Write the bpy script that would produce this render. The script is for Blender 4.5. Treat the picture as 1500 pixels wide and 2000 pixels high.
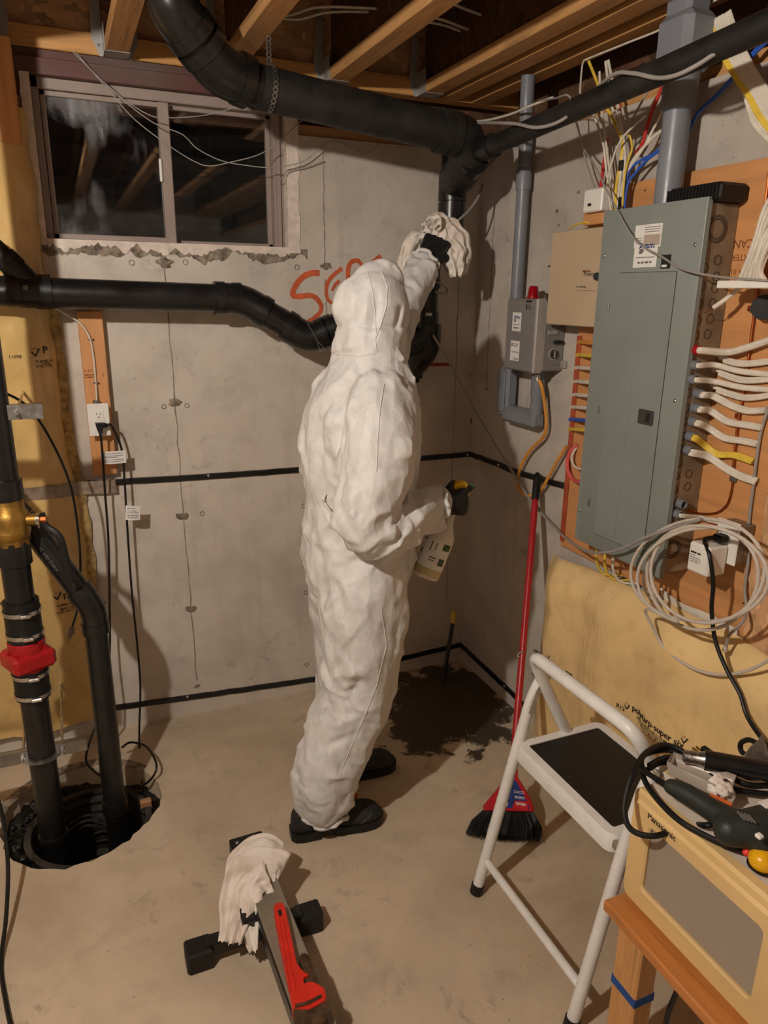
import bpy, bmesh, math, random
import numpy as np
from mathutils import Vector, Matrix, noise

for _o in list(bpy.data.objects): bpy.data.objects.remove(_o)
SC = bpy.context.scene
COL = SC.collection
PI = math.pi
# ------------------------------------------------------------------ camera
FPX = 1427.0
CAM = Vector((-1.66, -2.853, 1.74))
YAW, PITCH, ROLL = .409, -.290, .013
FWD = Vector((math.sin(YAW)*math.cos(PITCH), math.cos(YAW)*math.cos(PITCH), math.sin(PITCH)))
_rt = Vector((math.cos(YAW), -math.sin(YAW), 0)); _up = _rt.cross(FWD)
RT = _rt*math.cos(ROLL) + _up*math.sin(ROLL)
UP = -_rt*math.sin(ROLL) + _up*math.cos(ROLL)
cd = bpy.data.cameras.new('camera'); cam = bpy.data.objects.new('camera', cd); COL.objects.link(cam)
cam.matrix_world = Matrix(((RT.x, UP.x, -FWD.x, CAM.x), (RT.y, UP.y, -FWD.y, CAM.y), (RT.z, UP.z, -FWD.z, CAM.z), (0, 0, 0, 1)))
cd.sensor_fit = 'VERTICAL'; cd.sensor_height = 24; cd.lens = FPX/2000*24; cd.clip_start = .02
SC.camera = cam
# ------------------------------------------------------------------ light and exposure
LAMP = Vector((-2.35, -2.15, 2.365))          # bare bulb hanging from the joists (the bulb is built further down)
LAMP_COL = (1.0, .92, .82); LAMP_POWER = 3150.0
w = bpy.data.worlds.new('night'); SC.world = w; w.use_nodes = True
w.node_tree.nodes['Background'].inputs[0].default_value = (.10, .09, .08, 1)
w.node_tree.nodes['Background'].inputs[1].default_value = .02
SC.view_settings.view_transform = 'Standard'; SC.view_settings.look = 'None'
SC.view_settings.exposure = 0.0; SC.view_settings.gamma = 1.0; SC.view_settings.use_curve_mapping = False

# ------------------------------------------------------------------ survey helpers: a sight line met with a known plane of the room
def sight(u, v): return FWD + RT*((u-750)/FPX) + UP*((1000-v)/FPX)
def PB(u, v, y=0.0):
    d = sight(u, v); return CAM + d*((y-CAM.y)/d.y)
def PR(u, v, x=0.0):
    d = sight(u, v); return CAM + d*((x-CAM.x)/d.x)
def PG(u, v, z=0.0):
    d = sight(u, v); return CAM + d*((z-CAM.z)/d.z)

# ------------------------------------------------------------------ mesh helpers
def V(*a): return Vector(a)
def frame(d, hint=None):
    d = Vector(d).normalized()
    h = Vector(hint) if hint else (Vector((0, 0, 1)) if abs(d.z) < .9 else Vector((1, 0, 0)))
    a = h.cross(d).normalized(); return a, d.cross(a).normalized(), d
def crv(pts, k=6, closed=False):
    P = [Vector(p) for p in pts]; n = len(P)
    if n < 3: return P
    out = []
    for i in range(n if closed else n-1):
        if closed: p0, p1, p2, p3 = P[i-1], P[i], P[(i+1) % n], P[(i+2) % n]
        else:
            p1, p2 = P[i], P[i+1]; p0 = P[i-1] if i else p1*2-p2; p3 = P[i+2] if i+2 < n else p2*2-p1
        for j in range(k):
            t = j/k
            out.append(.5*((2*p1)+(p2-p0)*t+(2*p0-5*p1+4*p2-p3)*t*t+(-p0+3*p1-3*p2+p3)*t**3))
    if not closed: out.append(P[-1])
    return out
def bend(pts, rad, k=6):
    P = [Vector(p) for p in pts]; out = [P[0]]
    for i in range(1, len(P)-1):
        a, b, c = P[i-1], P[i], P[i+1]
        l = min(rad, (a-b).length*.49, (c-b).length*.49)
        s = b+(a-b).normalized()*l; e = b+(c-b).normalized()*l
        for j in range(k+1):
            t = j/k; out.append(s*(1-t)**2+b*2*t*(1-t)+e*t*t)
    out.append(P[-1]); return out
ORG = {}
class MB:
    def __init__(s): s.v = []; s.f = []; s.mi = []; s.cur = 0
    def add(s, vs, fs):
        o = len(s.v); s.v += [Vector(p) for p in vs]; s.f += [[o+i for i in f] for f in fs]; s.mi += [s.cur]*len(fs); return s
    def box(s, x0, x1, y0, y1, z0, z1, bev=0):
        return s.rbox(((x0+x1)/2, (y0+y1)/2, (z0+z1)/2), (abs(x1-x0)/2, abs(y1-y0)/2, abs(z1-z0)/2), bev)
    def rbox(s, c, h, bev=0, ax=None):
        c = Vector(c); A = ax or (V(1, 0, 0), V(0, 1, 0), V(0, 0, 1)); A = [Vector(a) for a in A]
        if bev <= 0:
            vs = [c+A[0]*(h[0]*i)+A[1]*(h[1]*j)+A[2]*(h[2]*k) for i in (-1, 1) for j in (-1, 1) for k in (-1, 1)]
            return s.add(vs, [(0, 1, 3, 2), (4, 6, 7, 5), (0, 4, 5, 1), (2, 3, 7, 6), (0, 2, 6, 4), (1, 5, 7, 3)])
        bev = min(bev, *[q*.95 for q in h]); vs = []; idx = {}
        for i in (-1, 1):
            for j in (-1, 1):
                for k in (-1, 1):
                    for m in range(3):
                        q = [h[0]-bev, h[1]-bev, h[2]-bev]; q[m] = h[m]
                        idx[(i, j, k, m)] = len(vs); vs.append(c+A[0]*(q[0]*i)+A[1]*(q[1]*j)+A[2]*(q[2]*k))
        fs = []
        for m in range(3):
            a, b = [q for q in range(3) if q != m]
            for sg in (-1, 1):
                f = []
                for (p, q) in ((-1, -1), (1, -1), (1, 1), (-1, 1)):
                    t = [0, 0, 0]; t[m] = sg; t[a] = p; t[b] = q; f.append(idx[(*t, m)])
                fs.append(f)
            for p in (-1, 1):
                for q in (-1, 1):
                    t0 = [0, 0, 0]; t0[a] = p; t0[b] = q; t0[m] = -1; t1 = list(t0); t1[m] = 1
                    fs.append([idx[(*t0, a)], idx[(*t1, a)], idx[(*t1, b)], idx[(*t0, b)]])
        for i in (-1, 1):
            for j in (-1, 1):
                for k in (-1, 1): fs.append([idx[(i, j, k, m)] for m in range(3)])
        return s.add(vs, fs)
    def loft(s, rings, cap=True, closed=False):
        n = len(rings[0]); vs = [p for r in rings for p in r]; fs = []
        for i in range(len(rings)-(0 if closed else 1)):
            a = i*n; b = ((i+1) % len(rings))*n
            for j in range(n): fs.append((a+j, a+(j+1) % n, b+(j+1) % n, b+j))
        if cap and not closed: fs.append(list(range(n))[::-1]); fs.append([(len(rings)-1)*n+j for j in range(n)])
        return s.add(vs, fs)
    def tube(s, pts, r, n=8, closed=False, flat=1.0, hint=None, cap=True):
        P = [Vector(p) for p in pts]; m = len(P); rings = []; prev = None
        for i in range(m):
            if closed: d = P[(i+1) % m]-P[i-1]
            else: d = P[min(i+1, m-1)]-P[max(i-1, 0)]
            if d.length < 1e-9: d = Vector((0, 0, 1))
            d.normalize()
            if prev is None: a = frame(d, hint)[0]
            else:
                a = prev-d*prev.dot(d)
                a = a.normalized() if a.length > 1e-6 else frame(d)[0]
            prev = a; b = d.cross(a); rr = r[i] if isinstance(r, (list, tuple)) else r
            rings.append([P[i]+a*(rr*math.cos(2*PI*j/n))+b*(rr*flat*math.sin(2*PI*j/n)) for j in range(n)])
        return s.loft(rings, cap, closed)
    def cyl(s, p0, p1, r, n=20, r2=None): return s.tube([p0, p1], [r, r if r2 is None else r2], n)
    def lathe(s, o, d, prof, n=24, hint=None):
        a, b, d = frame(d, hint); o = Vector(o)
        return s.loft([[o+d*t+a*(max(r, 1e-5)*math.cos(2*PI*j/n))+b*(max(r, 1e-5)*math.sin(2*PI*j/n)) for j in range(n)] for t, r in prof])
    def ring(s, o, d, r, w_, t, n=24):
        a, b, d = frame(d); o = Vector(o); R = []
        for rr, tt in ((r, 0), (r+w_, 0), (r+w_, t), (r, t)):
            R.append([o+d*tt+a*(rr*math.cos(2*PI*j/n))+b*(rr*math.sin(2*PI*j/n)) for j in range(n)])
        return s.loft(R, False, True)
    def prism(s, poly, o, ex, ey, depth, ez=None):
        o, ex, ey = Vector(o), Vector(ex), Vector(ey); ez = Vector(ez) if ez else ex.cross(ey).normalized()
        n = len(poly); vs = [o+ex*p[0]+ey*p[1] for p in poly]; vs += [q+ez*depth for q in vs]
        fs = [list(range(n))[::-1], list(range(n, 2*n))]+[(i, (i+1) % n, n+(i+1) % n, n+i) for i in range(n)]
        return s.add(vs, fs)
    def ball(s, c, h, n=16, m=10, ax=None):
        c = Vector(c); A = [Vector(a) for a in (ax or (V(1, 0, 0), V(0, 1, 0), V(0, 0, 1)))]; R = []
        for i in range(m+1):
            t = PI*i/m; R.append([c+A[0]*(h[0]*max(math.sin(t), 1e-4)*math.cos(2*PI*j/n))+A[1]*(h[1]*max(math.sin(t), 1e-4)*math.sin(2*PI*j/n))+A[2]*(-h[2]*math.cos(t)) for j in range(n)])
        return s.loft(R)
    def grid(s, fn, nu, nv, flip=False):
        vs = [fn(i/nu, j/nv) for i in range(nu+1) for j in range(nv+1)]; fs = []
        for i in range(nu):
            for j in range(nv):
                a = i*(nv+1)+j; q = (a, a+nv+1, a+nv+2, a+1); fs.append(q[::-1] if flip else q)
        return s.add(vs, fs)
    def slab(s, fn, nu, nv, th):
        """sheet with thickness: fn(s,t) front, th = offset vector or scalar function added for the back"""
        F = [[Vector(fn(i/nu, j/nv)) for j in range(nv+1)] for i in range(nu+1)]
        off = Vector(th); vs = [p for r in F for p in r]; n = len(vs); vs += [p+off for p in vs]; fs = []
        at = lambda i, j: i*(nv+1)+j
        for i in range(nu):
            for j in range(nv):
                q = (at(i, j), at(i+1, j), at(i+1, j+1), at(i, j+1)); fs.append(q); fs.append(tuple(n+k for k in q[::-1]))
        edge = [at(i, 0) for i in range(nu+1)]+[at(nu, j) for j in range(1, nv+1)]+[at(i, nv) for i in range(nu-1, -1, -1)]+[at(0, j) for j in range(nv-1, 0, -1)]
        for i in range(len(edge)):
            a, b = edge[i], edge[(i+1) % len(edge)]; fs.append((b, a, n+a, n+b))
        return s.add(vs, fs)
    def build(s, name, mat, parent=None, smooth=35, origin=None):
        if parent is not None: org = ORG[parent.name]
        elif origin is not None: org = Vector(origin)
        else:
            xs = [p.x for p in s.v]; ys = [p.y for p in s.v]; zs = [p.z for p in s.v]
            org = Vector(((min(xs)+max(xs))/2, (min(ys)+max(ys))/2, min(zs)))
        me = bpy.data.meshes.new(name); me.from_pydata([p-org for p in s.v], [], s.f)
        bm = bmesh.new(); bm.from_mesh(me); bmesh.ops.recalc_face_normals(bm, faces=bm.faces); bm.to_mesh(me); bm.free()
        mats = mat if isinstance(mat, (list, tuple)) else [mat]
        for m_ in mats: me.materials.append(m_)
        if len(mats) > 1: me.polygons.foreach_set('material_index', s.mi)
        if smooth:
            me.polygons.foreach_set('use_smooth', [True]*len(me.polygons)); me.set_sharp_from_angle(angle=math.radians(smooth))
        o = bpy.data.objects.new(name, me); COL.objects.link(o)
        if parent is not None: o.parent = parent
        else: o.location = org
        ORG[o.name] = org; return o
def thing(name, loc, label, cat, group=None):
    o = bpy.data.objects.new(name, None); COL.objects.link(o); o.location = loc; o.empty_display_size = .05
    ORG[o.name] = Vector(loc); return tag(o, label, cat, group)
def tag(o, label, cat, group=None):
    o['label'] = label; o['category'] = cat
    if group: o['group'] = group
    return o
def struct(o): o['kind'] = 'structure'; return o
def lab(o, l): o['label'] = l; return o
_font = None
def text(body, size, fn, mat, parent, name='printed_text', align='LEFT', bold=0.0):
    cu = bpy.data.curves.new('t', 'FONT'); cu.body = body; cu.size = size; cu.align_x = align; cu.resolution_u = 2; cu.offset = bold*size
    ob = bpy.data.objects.new('t', cu); COL.objects.link(ob)
    bpy.context.view_layer.update()
    me = bpy.data.meshes.new_from_object(ob.evaluated_get(bpy.context.evaluated_depsgraph_get()))
    mb = MB(); mb.add([fn(v.co.x, v.co.y) for v in me.vertices], [list(p.vertices) for p in me.polygons])
    bpy.data.objects.remove(ob); bpy.data.meshes.remove(me); bpy.data.curves.remove(cu)
    return mb.build(name, mat, parent, smooth=0)
def flatmap(o, ex, ey):
    o, ex, ey = Vector(o), Vector(ex), Vector(ey); return lambda a, b: o+ex*a+ey*b
def lines(mb, fn, x0, x1, ys, h, rnd, fill=.8):
    """rows of tiny print too small to read: word-length dashes"""
    for y in ys:
        x = x0
        while x < x1:
            l = min(rnd.uniform(.6, 3)*h*1.6, x1-x)
            mb.add([fn(x, y), fn(x+l, y), fn(x+l, y+h), fn(x, y+h)], [(0, 1, 2, 3)]); x += l+h*.7
            if rnd.random() > fill+.15: break

# ------------------------------------------------------------------ materials
def lin(c): c /= 255.0; return c/12.92 if c <= .04045 else ((c+.055)/1.055)**2.4
def rgb(r, g, b): return (lin(r), lin(g), lin(b), 1)
class NT:
    def __init__(s, name):
        s.m = bpy.data.materials.new(name); s.m.use_nodes = True; s.t = s.m.node_tree; s.b = s.t.nodes['Principled BSDF']; s.tc = None
    def n(s, ty, **k):
        o = s.t.nodes.new(ty)
        for a, b in k.items():
            if a.startswith('i_'):
                key = a[2:]; key = int(key) if key.isdigit() else key.replace('_', ' '); o.inputs[key].default_value = b
            else: setattr(o, a, b)
        return o
    def l(s, a, b): s.t.links.new(a, b)
    def co(s, scale=(1, 1, 1), rot=(0, 0, 0), world=True):
        g = s.n('ShaderNodeNewGeometry').outputs['Position'] if world else s.n('ShaderNodeTexCoord').outputs['Object']
        mp = s.n('ShaderNodeMapping'); mp.inputs['Scale'].default_value = scale; mp.inputs['Rotation'].default_value = rot; s.l(g, mp.inputs[0]); return mp.outputs[0]
    def noise(s, co, scale, det=4, rough=.55, dist=0):
        o = s.n('ShaderNodeTexNoise'); o.inputs['Scale'].default_value = scale; o.inputs['Detail'].default_value = det; o.inputs['Roughness'].default_value = rough; o.inputs['Distortion'].default_value = dist; s.l(co, o.inputs['Vector']); return o.outputs['Fac']
    def vor(s, co, scale, feat='F1', out='Distance'):
        o = s.n('ShaderNodeTexVoronoi', feature=feat); o.inputs['Scale'].default_value = scale; s.l(co, o.inputs['Vector']); return o.outputs[out]
    def ramp(s, f, stops):
        o = s.n('ShaderNodeValToRGB'); e = o.color_ramp.elements
        while len(e) < len(stops): e.new(.5)
        for k, (p, c) in zip(e, stops): k.position = p; k.color = c if len(c) == 4 else (*c, 1)
        s.l(f, o.inputs[0]); return o.outputs[0]
    def mix(s, f, a, b, mode='MIX'):
        o = s.n('ShaderNodeMix', data_type='RGBA', blend_type=mode)
        for k, q in ((0, f), (6, a), (7, b)):
            if hasattr(q, 'is_output'): s.l(q, o.inputs[k])
            else: o.inputs[k].default_value = q
        return o.outputs[2]
    def math(s, op, a, b=0.0):
        o = s.n('ShaderNodeMath', operation=op)
        for k, q in ((0, a), (1, b)):
            if hasattr(q, 'is_output'): s.l(q, o.inputs[k])
            else: o.inputs[k].default_value = q
        return o.outputs[0]
    def col(s, c):
        if hasattr(c, 'is_output'): s.l(c, s.b.inputs['Base Color'])
        else: s.b.inputs['Base Color'].default_value = c
    def bump(s, h, strength=.3, dist=.01):
        o = s.n('ShaderNodeBump'); o.inputs['Strength'].default_value = strength; o.inputs['Distance'].default_value = dist; s.l(h, o.inputs['Height']); s.l(o.outputs[0], s.b.inputs['Normal'])
    def set(s, **k):
        for a, b in k.items():
            i = s.b.inputs[a.replace('_', ' ')]
            if hasattr(b, 'is_output'): s.l(b, i)
            else: i.default_value = b
        return s
W4 = (1, 1, 1, 1); K4 = (0, 0, 0, 1)
def M(name, c, rough=.5, metal=0.0, var=.12, scale=12, bump=.05, bscale=90, spec=.5, coat=0, trans=0, sss=0):
    t = NT(name); p = t.co(world=False); f = t.noise(p, scale, 5)
    d = tuple(max(q*(1-var*2), 0) for q in c[:3])+(1,); h = tuple(min(q*(1+var), 1) for q in c[:3])+(1,)
    t.col(t.ramp(f, [(.3, d), (.7, h)]))
    r2 = t.ramp(t.noise(p, scale*2.3, 3), [(.3, (max(rough-.08, .02),)*3), (.7, (min(rough+.1, 1),)*3)])
    t.set(Roughness=r2, Metallic=metal, IOR=1.45); t.b.inputs['Specular IOR Level'].default_value = spec
    if bump: t.bump(t.noise(p, bscale, 3), bump, .004)
    if coat: t.set(Coat_Weight=coat, Coat_Roughness=.15)
    if trans: t.set(Transmission_Weight=trans)
    if sss: t.set(Subsurface_Weight=sss, Subsurface_Scale=.02)
    return t.m
def wood(name, c, axis='y', dark=.55, rough=.55, ringscale=1.0, tint=None):
    t = NT(name); sc = {'x': (1.2, 22, 22), 'y': (22, 1.2, 22), 'z': (22, 22, 1.2)}[axis]
    p = t.co(tuple(q*ringscale for q in sc)); g = t.noise(p, 1.6, 6, .6, .6); fine = t.noise(p, 9, 3, .6)
    knots = t.vor(t.co(tuple(2.2 if k != axis else .9 for k in 'xyz')), 2.0)
    dk = tuple(q*dark for q in c[:3])+(1,)
    a = t.ramp(g, [(.3, dk), (.48, c), (.62, tuple(q*.82 for q in c[:3])+(1,)), (.8, tuple(min(q*1.12, 1) for q in c[:3])+(1,))])
    a = t.mix(t.ramp(fine, [(.42, (.25,)*3), (.6, (0, 0, 0))]), a, dk)
    a = t.mix(t.ramp(knots, [(.04, (.85,)*3), (.10, (0, 0, 0))]), a, tuple(q*.3 for q in c[:3])+(1,))
    if tint:
        a = t.mix(t.ramp(t.noise(t.co((1, 1, 1)), 3, 3), [(.45, K4), (.62, (.6,)*3)]), a, tint)
    t.col(a); t.set(Roughness=rough); t.bump(g, .15, .004); return t.m
def concrete(name, c, dark, floor=False):
    t = NT(name); p = t.co(); a = t.noise(p, 1.3, 7, .62, .4); b = t.noise(p, 7, 6, .65); g = t.noise(p, 60, 3, .7)
    streak = t.noise(t.co((6, 6, .5)) if not floor else t.co((2.4, 1.1, 1)), 1.5, 5, .6, .5)
    cc = t.ramp(a, [(.3, dark), (.5, c), (.75, tuple(min(q*1.13, 1) for q in c[:3])+(1,))])
    cc = t.mix(t.ramp(b, [(.33, (.55,)*3), (.5, (0, 0, 0))]), cc, tuple(q*.72 for q in c[:3])+(1,))
    cc = t.mix(t.ramp(streak, [(.56, (0, 0, 0)), (.75, (.45,)*3)]), cc, tuple(q*.68 for q in c[:3])+(1,))
    st = t.ramp(t.math('MULTIPLY', t.ramp(t.noise(p, 4.3, 4, .6, 1.0), [(.52, K4), (.72, W4)]), t.ramp(t.noise(p, 75, 5, .75), [(.5, K4), (.68, W4)])), [(.2, K4), (.9, (.5,)*3)])
    cc = t.mix(st, cc, tuple(q*.38 for q in c[:3])+(1,))
    pit = t.vor(t.co((1, 1, 1)), 26); pm = t.ramp(pit, [(.0, (.85,)*3), (.10, (0, 0, 0))])
    pn = t.ramp(t.noise(p, 3.1, 3), [(.44, K4), (.56, W4)])
    pf = t.math('MULTIPLY', pm, pn)
    bl = t.math('MULTIPLY', t.ramp(t.noise(p, 13, 5, .68, .6), [(.56, K4), (.66, W4)]), t.ramp(t.noise(p, 2.6, 3, .5, .5), [(.47, K4), (.62, (.62,)*3)]))
    cc = t.mix(bl, cc, tuple(q*.55 for q in c[:3])+(1,))
    cc = t.mix(pf, cc, tuple(q*.3 for q in c[:3])+(1,))
    h = t.math('SUBTRACT', t.math('ADD', t.math('MULTIPLY', b, .5), t.math('MULTIPLY', g, .35)), t.math('MULTIPLY', pf, 1.0))
    t.set(Roughness=.82 if not floor else .72); t.bump(h, .35, .006 if floor else .008)
    return t, cc
# ------------------------------------------------------------------ material library
m_blk = M('black_abs', rgb(27, 26, 26), .30, var=.25, scale=6, bump=.03, bscale=40, spec=.55)
m_blk_dusty = M('dusty_black_abs', rgb(36, 34, 32), .55, var=.4, scale=9, bump=.06, bscale=120)
m_rubber = M('black_rubber', rgb(18, 18, 18), .5, var=.2, bump=.05)
m_cord = M('black_cord', rgb(14, 14, 14), .42, var=.15, bump=.02)
m_steel = M('galvanized_steel', rgb(150, 148, 144), .38, .9, var=.15, scale=25)
m_zinc = M('bright_zinc', rgb(205, 203, 200), .25, 1.0, var=.08, scale=30)
m_brass = M('brass', rgb(176, 138, 70), .38, .9, var=.18, scale=20, bump=.12, bscale=160)
m_redv = M('red_valve_plastic', rgb(168, 22, 30), .38, var=.12)
m_white = M('white_plastic', rgb(226, 222, 214), .35, var=.04)
m_wpaint = M('white_enamel', rgb(222, 220, 216), .3, var=.05, bump=.03, bscale=30)
m_paper = M('white_paper', rgb(225, 222, 216), .7, var=.05)
m_ink = M('black_ink', rgb(28, 26, 26), .7, var=.05, bump=0)
m_inkg = M('grey_ink', rgb(108, 104, 102), .7, var=.05, bump=0)
m_inkblue = M('blue_ink', rgb(60, 78, 130), .7, var=.1, bump=0)
m_inkbrown = M('brown_ink', rgb(120, 62, 30), .7, var=.1, bump=0)
m_panel = M('grey_green_enamel', rgb(130, 136, 130), .42, var=.05, scale=4, bump=.03, bscale=200)
m_panelside = M('galvanised_box_side', rgb(146, 128, 106), .5, .1, var=.18, scale=14)
m_beige = M('beige_enamel', rgb(186, 164, 136), .45, var=.04, scale=4)
m_alarm = M('grey_plastic', rgb(126, 122, 118), .4, var=.05)
m_alarm2 = M('pale_grey_plastic', rgb(158, 153, 146), .4, var=.05)
m_cond = M('grey_pvc', rgb(122, 125, 132), .36, var=.06, scale=8)
m_redlens = M('red_beacon_lens', rgb(150, 8, 24), .12, var=.1, spec=.7, coat=.5)
m_nm = M('white_cable', rgb(214, 205, 190), .48, var=.08, scale=30)
m_nmy = M('yellow_cable', rgb(224, 190, 70), .48, var=.1, scale=30)
m_grey = M('grey_cable', rgb(150, 144, 138), .5, var=.08)
m_blue = M('blue_cable', rgb(44, 92, 190), .45, var=.1)
m_red = M('red_cable', rgb(190, 52, 44), .45, var=.1)
m_pink = M('pink_cable', rgb(205, 86, 82), .45, var=.1)
m_orange = M('orange_cable', rgb(216, 148, 62), .45, var=.1)
m_clear = M('translucent_tubing', rgb(200, 190, 178), .35, var=.06)
m_copper = M('copper_wire', rgb(168, 92, 52), .35, .95, var=.15)
m_join = wood('joist_lumber', rgb(204, 152, 96), 'y', .5)
m_head = wood('header_lumber', rgb(206, 152, 90), 'x', .6)
m_plate = wood('sill_plate_lumber', rgb(176, 132, 92), 'x', .6)
m_stud = wood('pine_board', rgb(206, 146, 92), 'z', .68)
m_lintel = wood('stained_lintel', rgb(96, 74, 64), 'x', .6, tint=rgb(86, 30, 26))
m_plyr = wood('plywood_sheet', rgb(206, 146, 92), 'y', .72, .5, .35)
m_plyred = M('red_painted_edge', rgb(170, 78, 48), .6, var=.15, scale=20)
m_table = wood('varnished_table_wood', rgb(196, 126, 66), 'y', .62, .32)
m_tableleg = wood('table_leg_wood', rgb(204, 150, 92), 'z', .6, .35)
def osb(name, c, k=1.0):
    t = NT(name); p = t.co((1, 1, 1)); ds = t.n('ShaderNodeMix', data_type='VECTOR'); ds.inputs[0].default_value = .08
    nn = t.n('ShaderNodeTexNoise'); nn.inputs['Scale'].default_value = 9; t.l(p, nn.inputs['Vector']); t.l(p, ds.inputs[4]); t.l(nn.outputs['Color'], ds.inputs[5])
    mp = t.n('ShaderNodeMapping'); mp.inputs['Scale'].default_value = (22*k, 60*k, 38*k); t.l(ds.outputs[1], mp.inputs[0])
    v = t.n('ShaderNodeTexVoronoi'); v.inputs['Scale'].default_value = 1; t.l(mp.outputs[0], v.inputs['Vector'])
    s2 = t.n('ShaderNodeSeparateColor'); t.l(v.outputs['Color'], s2.inputs[0])
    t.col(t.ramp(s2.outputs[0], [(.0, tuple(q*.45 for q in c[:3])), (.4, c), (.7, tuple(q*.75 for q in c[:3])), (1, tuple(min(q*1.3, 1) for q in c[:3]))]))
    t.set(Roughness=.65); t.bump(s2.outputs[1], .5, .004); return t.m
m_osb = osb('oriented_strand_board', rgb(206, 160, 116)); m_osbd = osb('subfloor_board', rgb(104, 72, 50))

# concrete
t, c_ = concrete('concrete_wall', rgb(196, 186, 174), rgb(168, 157, 144)); t.col(c_); m_conc = t.m
t, c_ = concrete('concrete_wall_side', rgb(188, 178, 167), rgb(160, 150, 139)); t.col(c_); m_conc2 = t.m
t, c_ = concrete('concrete_floor', rgb(194, 177, 154), rgb(168, 150, 127), True)
p = t.co(); mp = t.n('ShaderNodeVectorMath', operation='SUBTRACT'); t.l(p, mp.inputs[0]); mp.inputs[1].default_value = (-.27, -.34, 0)
sc_ = t.n('ShaderNodeVectorMath', operation='MULTIPLY'); sc_.inputs[1].default_value = (1.0, 1.0, 0); t.l(mp.outputs[0], sc_.inputs[0])
ln = t.n('ShaderNodeVectorMath', operation='LENGTH'); t.l(sc_.outputs[0], ln.inputs[0])
wet = t.math('ADD', ln.outputs['Value'], t.math('MULTIPLY', t.math('SUBTRACT', t.noise(p, 9, 5, .6, .4), .5), .95))
wm = t.ramp(wet, [(.30, (.93,)*3), (.36, (0, 0, 0))])
t.col(t.mix(wm, c_, rgb(46, 36, 26))); t.set(Roughness=t.ramp(wm, [(0, (.72,)*3), (1, (.28,)*3)])); m_floor = t.m

# ------------------------------------------------------------------ floor with the sump opening
HC = V(-1.765, -.475, 0)
rnd = random.Random(4)
NH = 64; hole = []
for i in range(NH):
    a = 2*PI*i/NH; r = .262+.012*math.sin(3*a+1)+rnd.uniform(-.007, .007); hole.append(HC+V(math.cos(a)*r, math.sin(a)*r, 0))
def sq(i, h=.44):
    a = 2*PI*i/NH; c, s = math.cos(a), math.sin(a); k = h/max(abs(c), abs(s)); return HC+V(c*k, s*k, 0)
mb = MB(); sqs = [sq(i) for i in range(NH)]
mb.add(hole+sqs+[h_+V(0, 0, -.11) for h_ in hole], [(i, (i+1) % NH, NH+(i+1) % NH, NH+i) for i in range(NH)]+[(i, (i+1) % NH, 2*NH+(i+1) % NH, 2*NH+i) for i in range(NH)])
X0, X1, Y0, Y1 = -4.2, 0.0, -5.2, 0.0; a0, a1, b0, b1 = HC.x-.44, HC.x+.44, HC.y-.44, HC.y+.44
for (x0, x1, y0, y1) in ((X0, a0, Y0, Y1), (a1, X1, Y0, Y1), (a0, a1, Y0, b0), (a0, a1, b1, Y1)):
    mb.add([(x0, y0, 0), (x1, y0, 0), (x1, y1, 0), (x0, y1, 0)], [(0, 1, 2, 3)])
floor = struct(mb.build('floor', m_floor, smooth=0, origin=(0, 0, 0)))
# ------------------------------------------------------------------ walls
ZT = 2.295
WX0, WX1, WZ0 = -1.70, -.785, 1.885
mb = MB()
pl = [(X0-.2, 0), (.2, 0), (.2, ZT), (WX1, ZT), (WX1, WZ0), (WX0, WZ0), (WX0, ZT), (X0-.2, ZT)]
mb.prism(pl, (0, 0, 0), (1, 0, 0), (0, 0, 1), .22, (0, 1, 0))
wall_back = struct(mb.build('wall_back', m_conc, smooth=0, origin=(0, 0, 0)))
wall_right = struct(MB().box(0, .2, Y0, 0, 0, ZT+.005).build('wall_right', m_conc2, smooth=0, origin=(0, 0, 0)))
wall_left = struct(MB().box(X0-.2, X0, Y0, 0, 0, 2.78).build('wall_left', m_conc2, smooth=0, origin=(X0, 0, 0)))
wall_front = struct(MB().box(X0, 0, Y0-.2, Y0, 0, 2.78).build('wall_front', m_conc, smooth=0, origin=(0, Y0, 0)))
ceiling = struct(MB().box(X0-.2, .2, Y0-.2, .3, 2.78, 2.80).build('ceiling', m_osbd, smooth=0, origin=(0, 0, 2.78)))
# form joints, tie marks and honeycomb in the concrete: shallow relief of its own
m_joint = M('joint_grout', rgb(146, 133, 120), .9, var=.25, scale=30, bump=.4, bscale=60)
def joint(u0, v0, u1, v1, wd, parent, wall='b', seed=1):
    r = random.Random(seed); a, b = (PB(u0, v0), PB(u1, v1)) if wall == 'b' else (PR(u0, v0), PR(u1, v1))
    n = 26; ey = V(1, 0, 0) if wall == 'b' else V(0, 1, 0); out = V(0, -1, 0) if wall == 'b' else V(-1, 0, 0)
    mb = MB(); rows = []
    for i in range(n+1):
        p = a.lerp(b, i/n)+ey*r.uniform(-.003, .003); h = wd*r.uniform(.4, 1.1)
        rows.append([p-ey*h-out*.001, p-ey*h*.3+out*.0022, p+ey*h*.3+out*.0022, p+ey*h-out*.001])
    mb.loft(rows, True); return mb.build('form_joint', m_joint, parent)
joint(321, 520, 384, 1330, .0036, wall_back, seed=1); joint(631, 300, 634, 520, .0028, wall_back, seed=2); joint(634, 545, 640, 640, .0022, wall_back, seed=5)
joint(897, 547, 871, 1180, .0026, wall_back, seed=3); joint(966, 413, 950, 760, .0032, wall_right, 'r', 4)
m_patch = M('tie_patch', rgb(140, 127, 112), .95, var=.4, scale=40, bump=.9, bscale=45)
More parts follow.
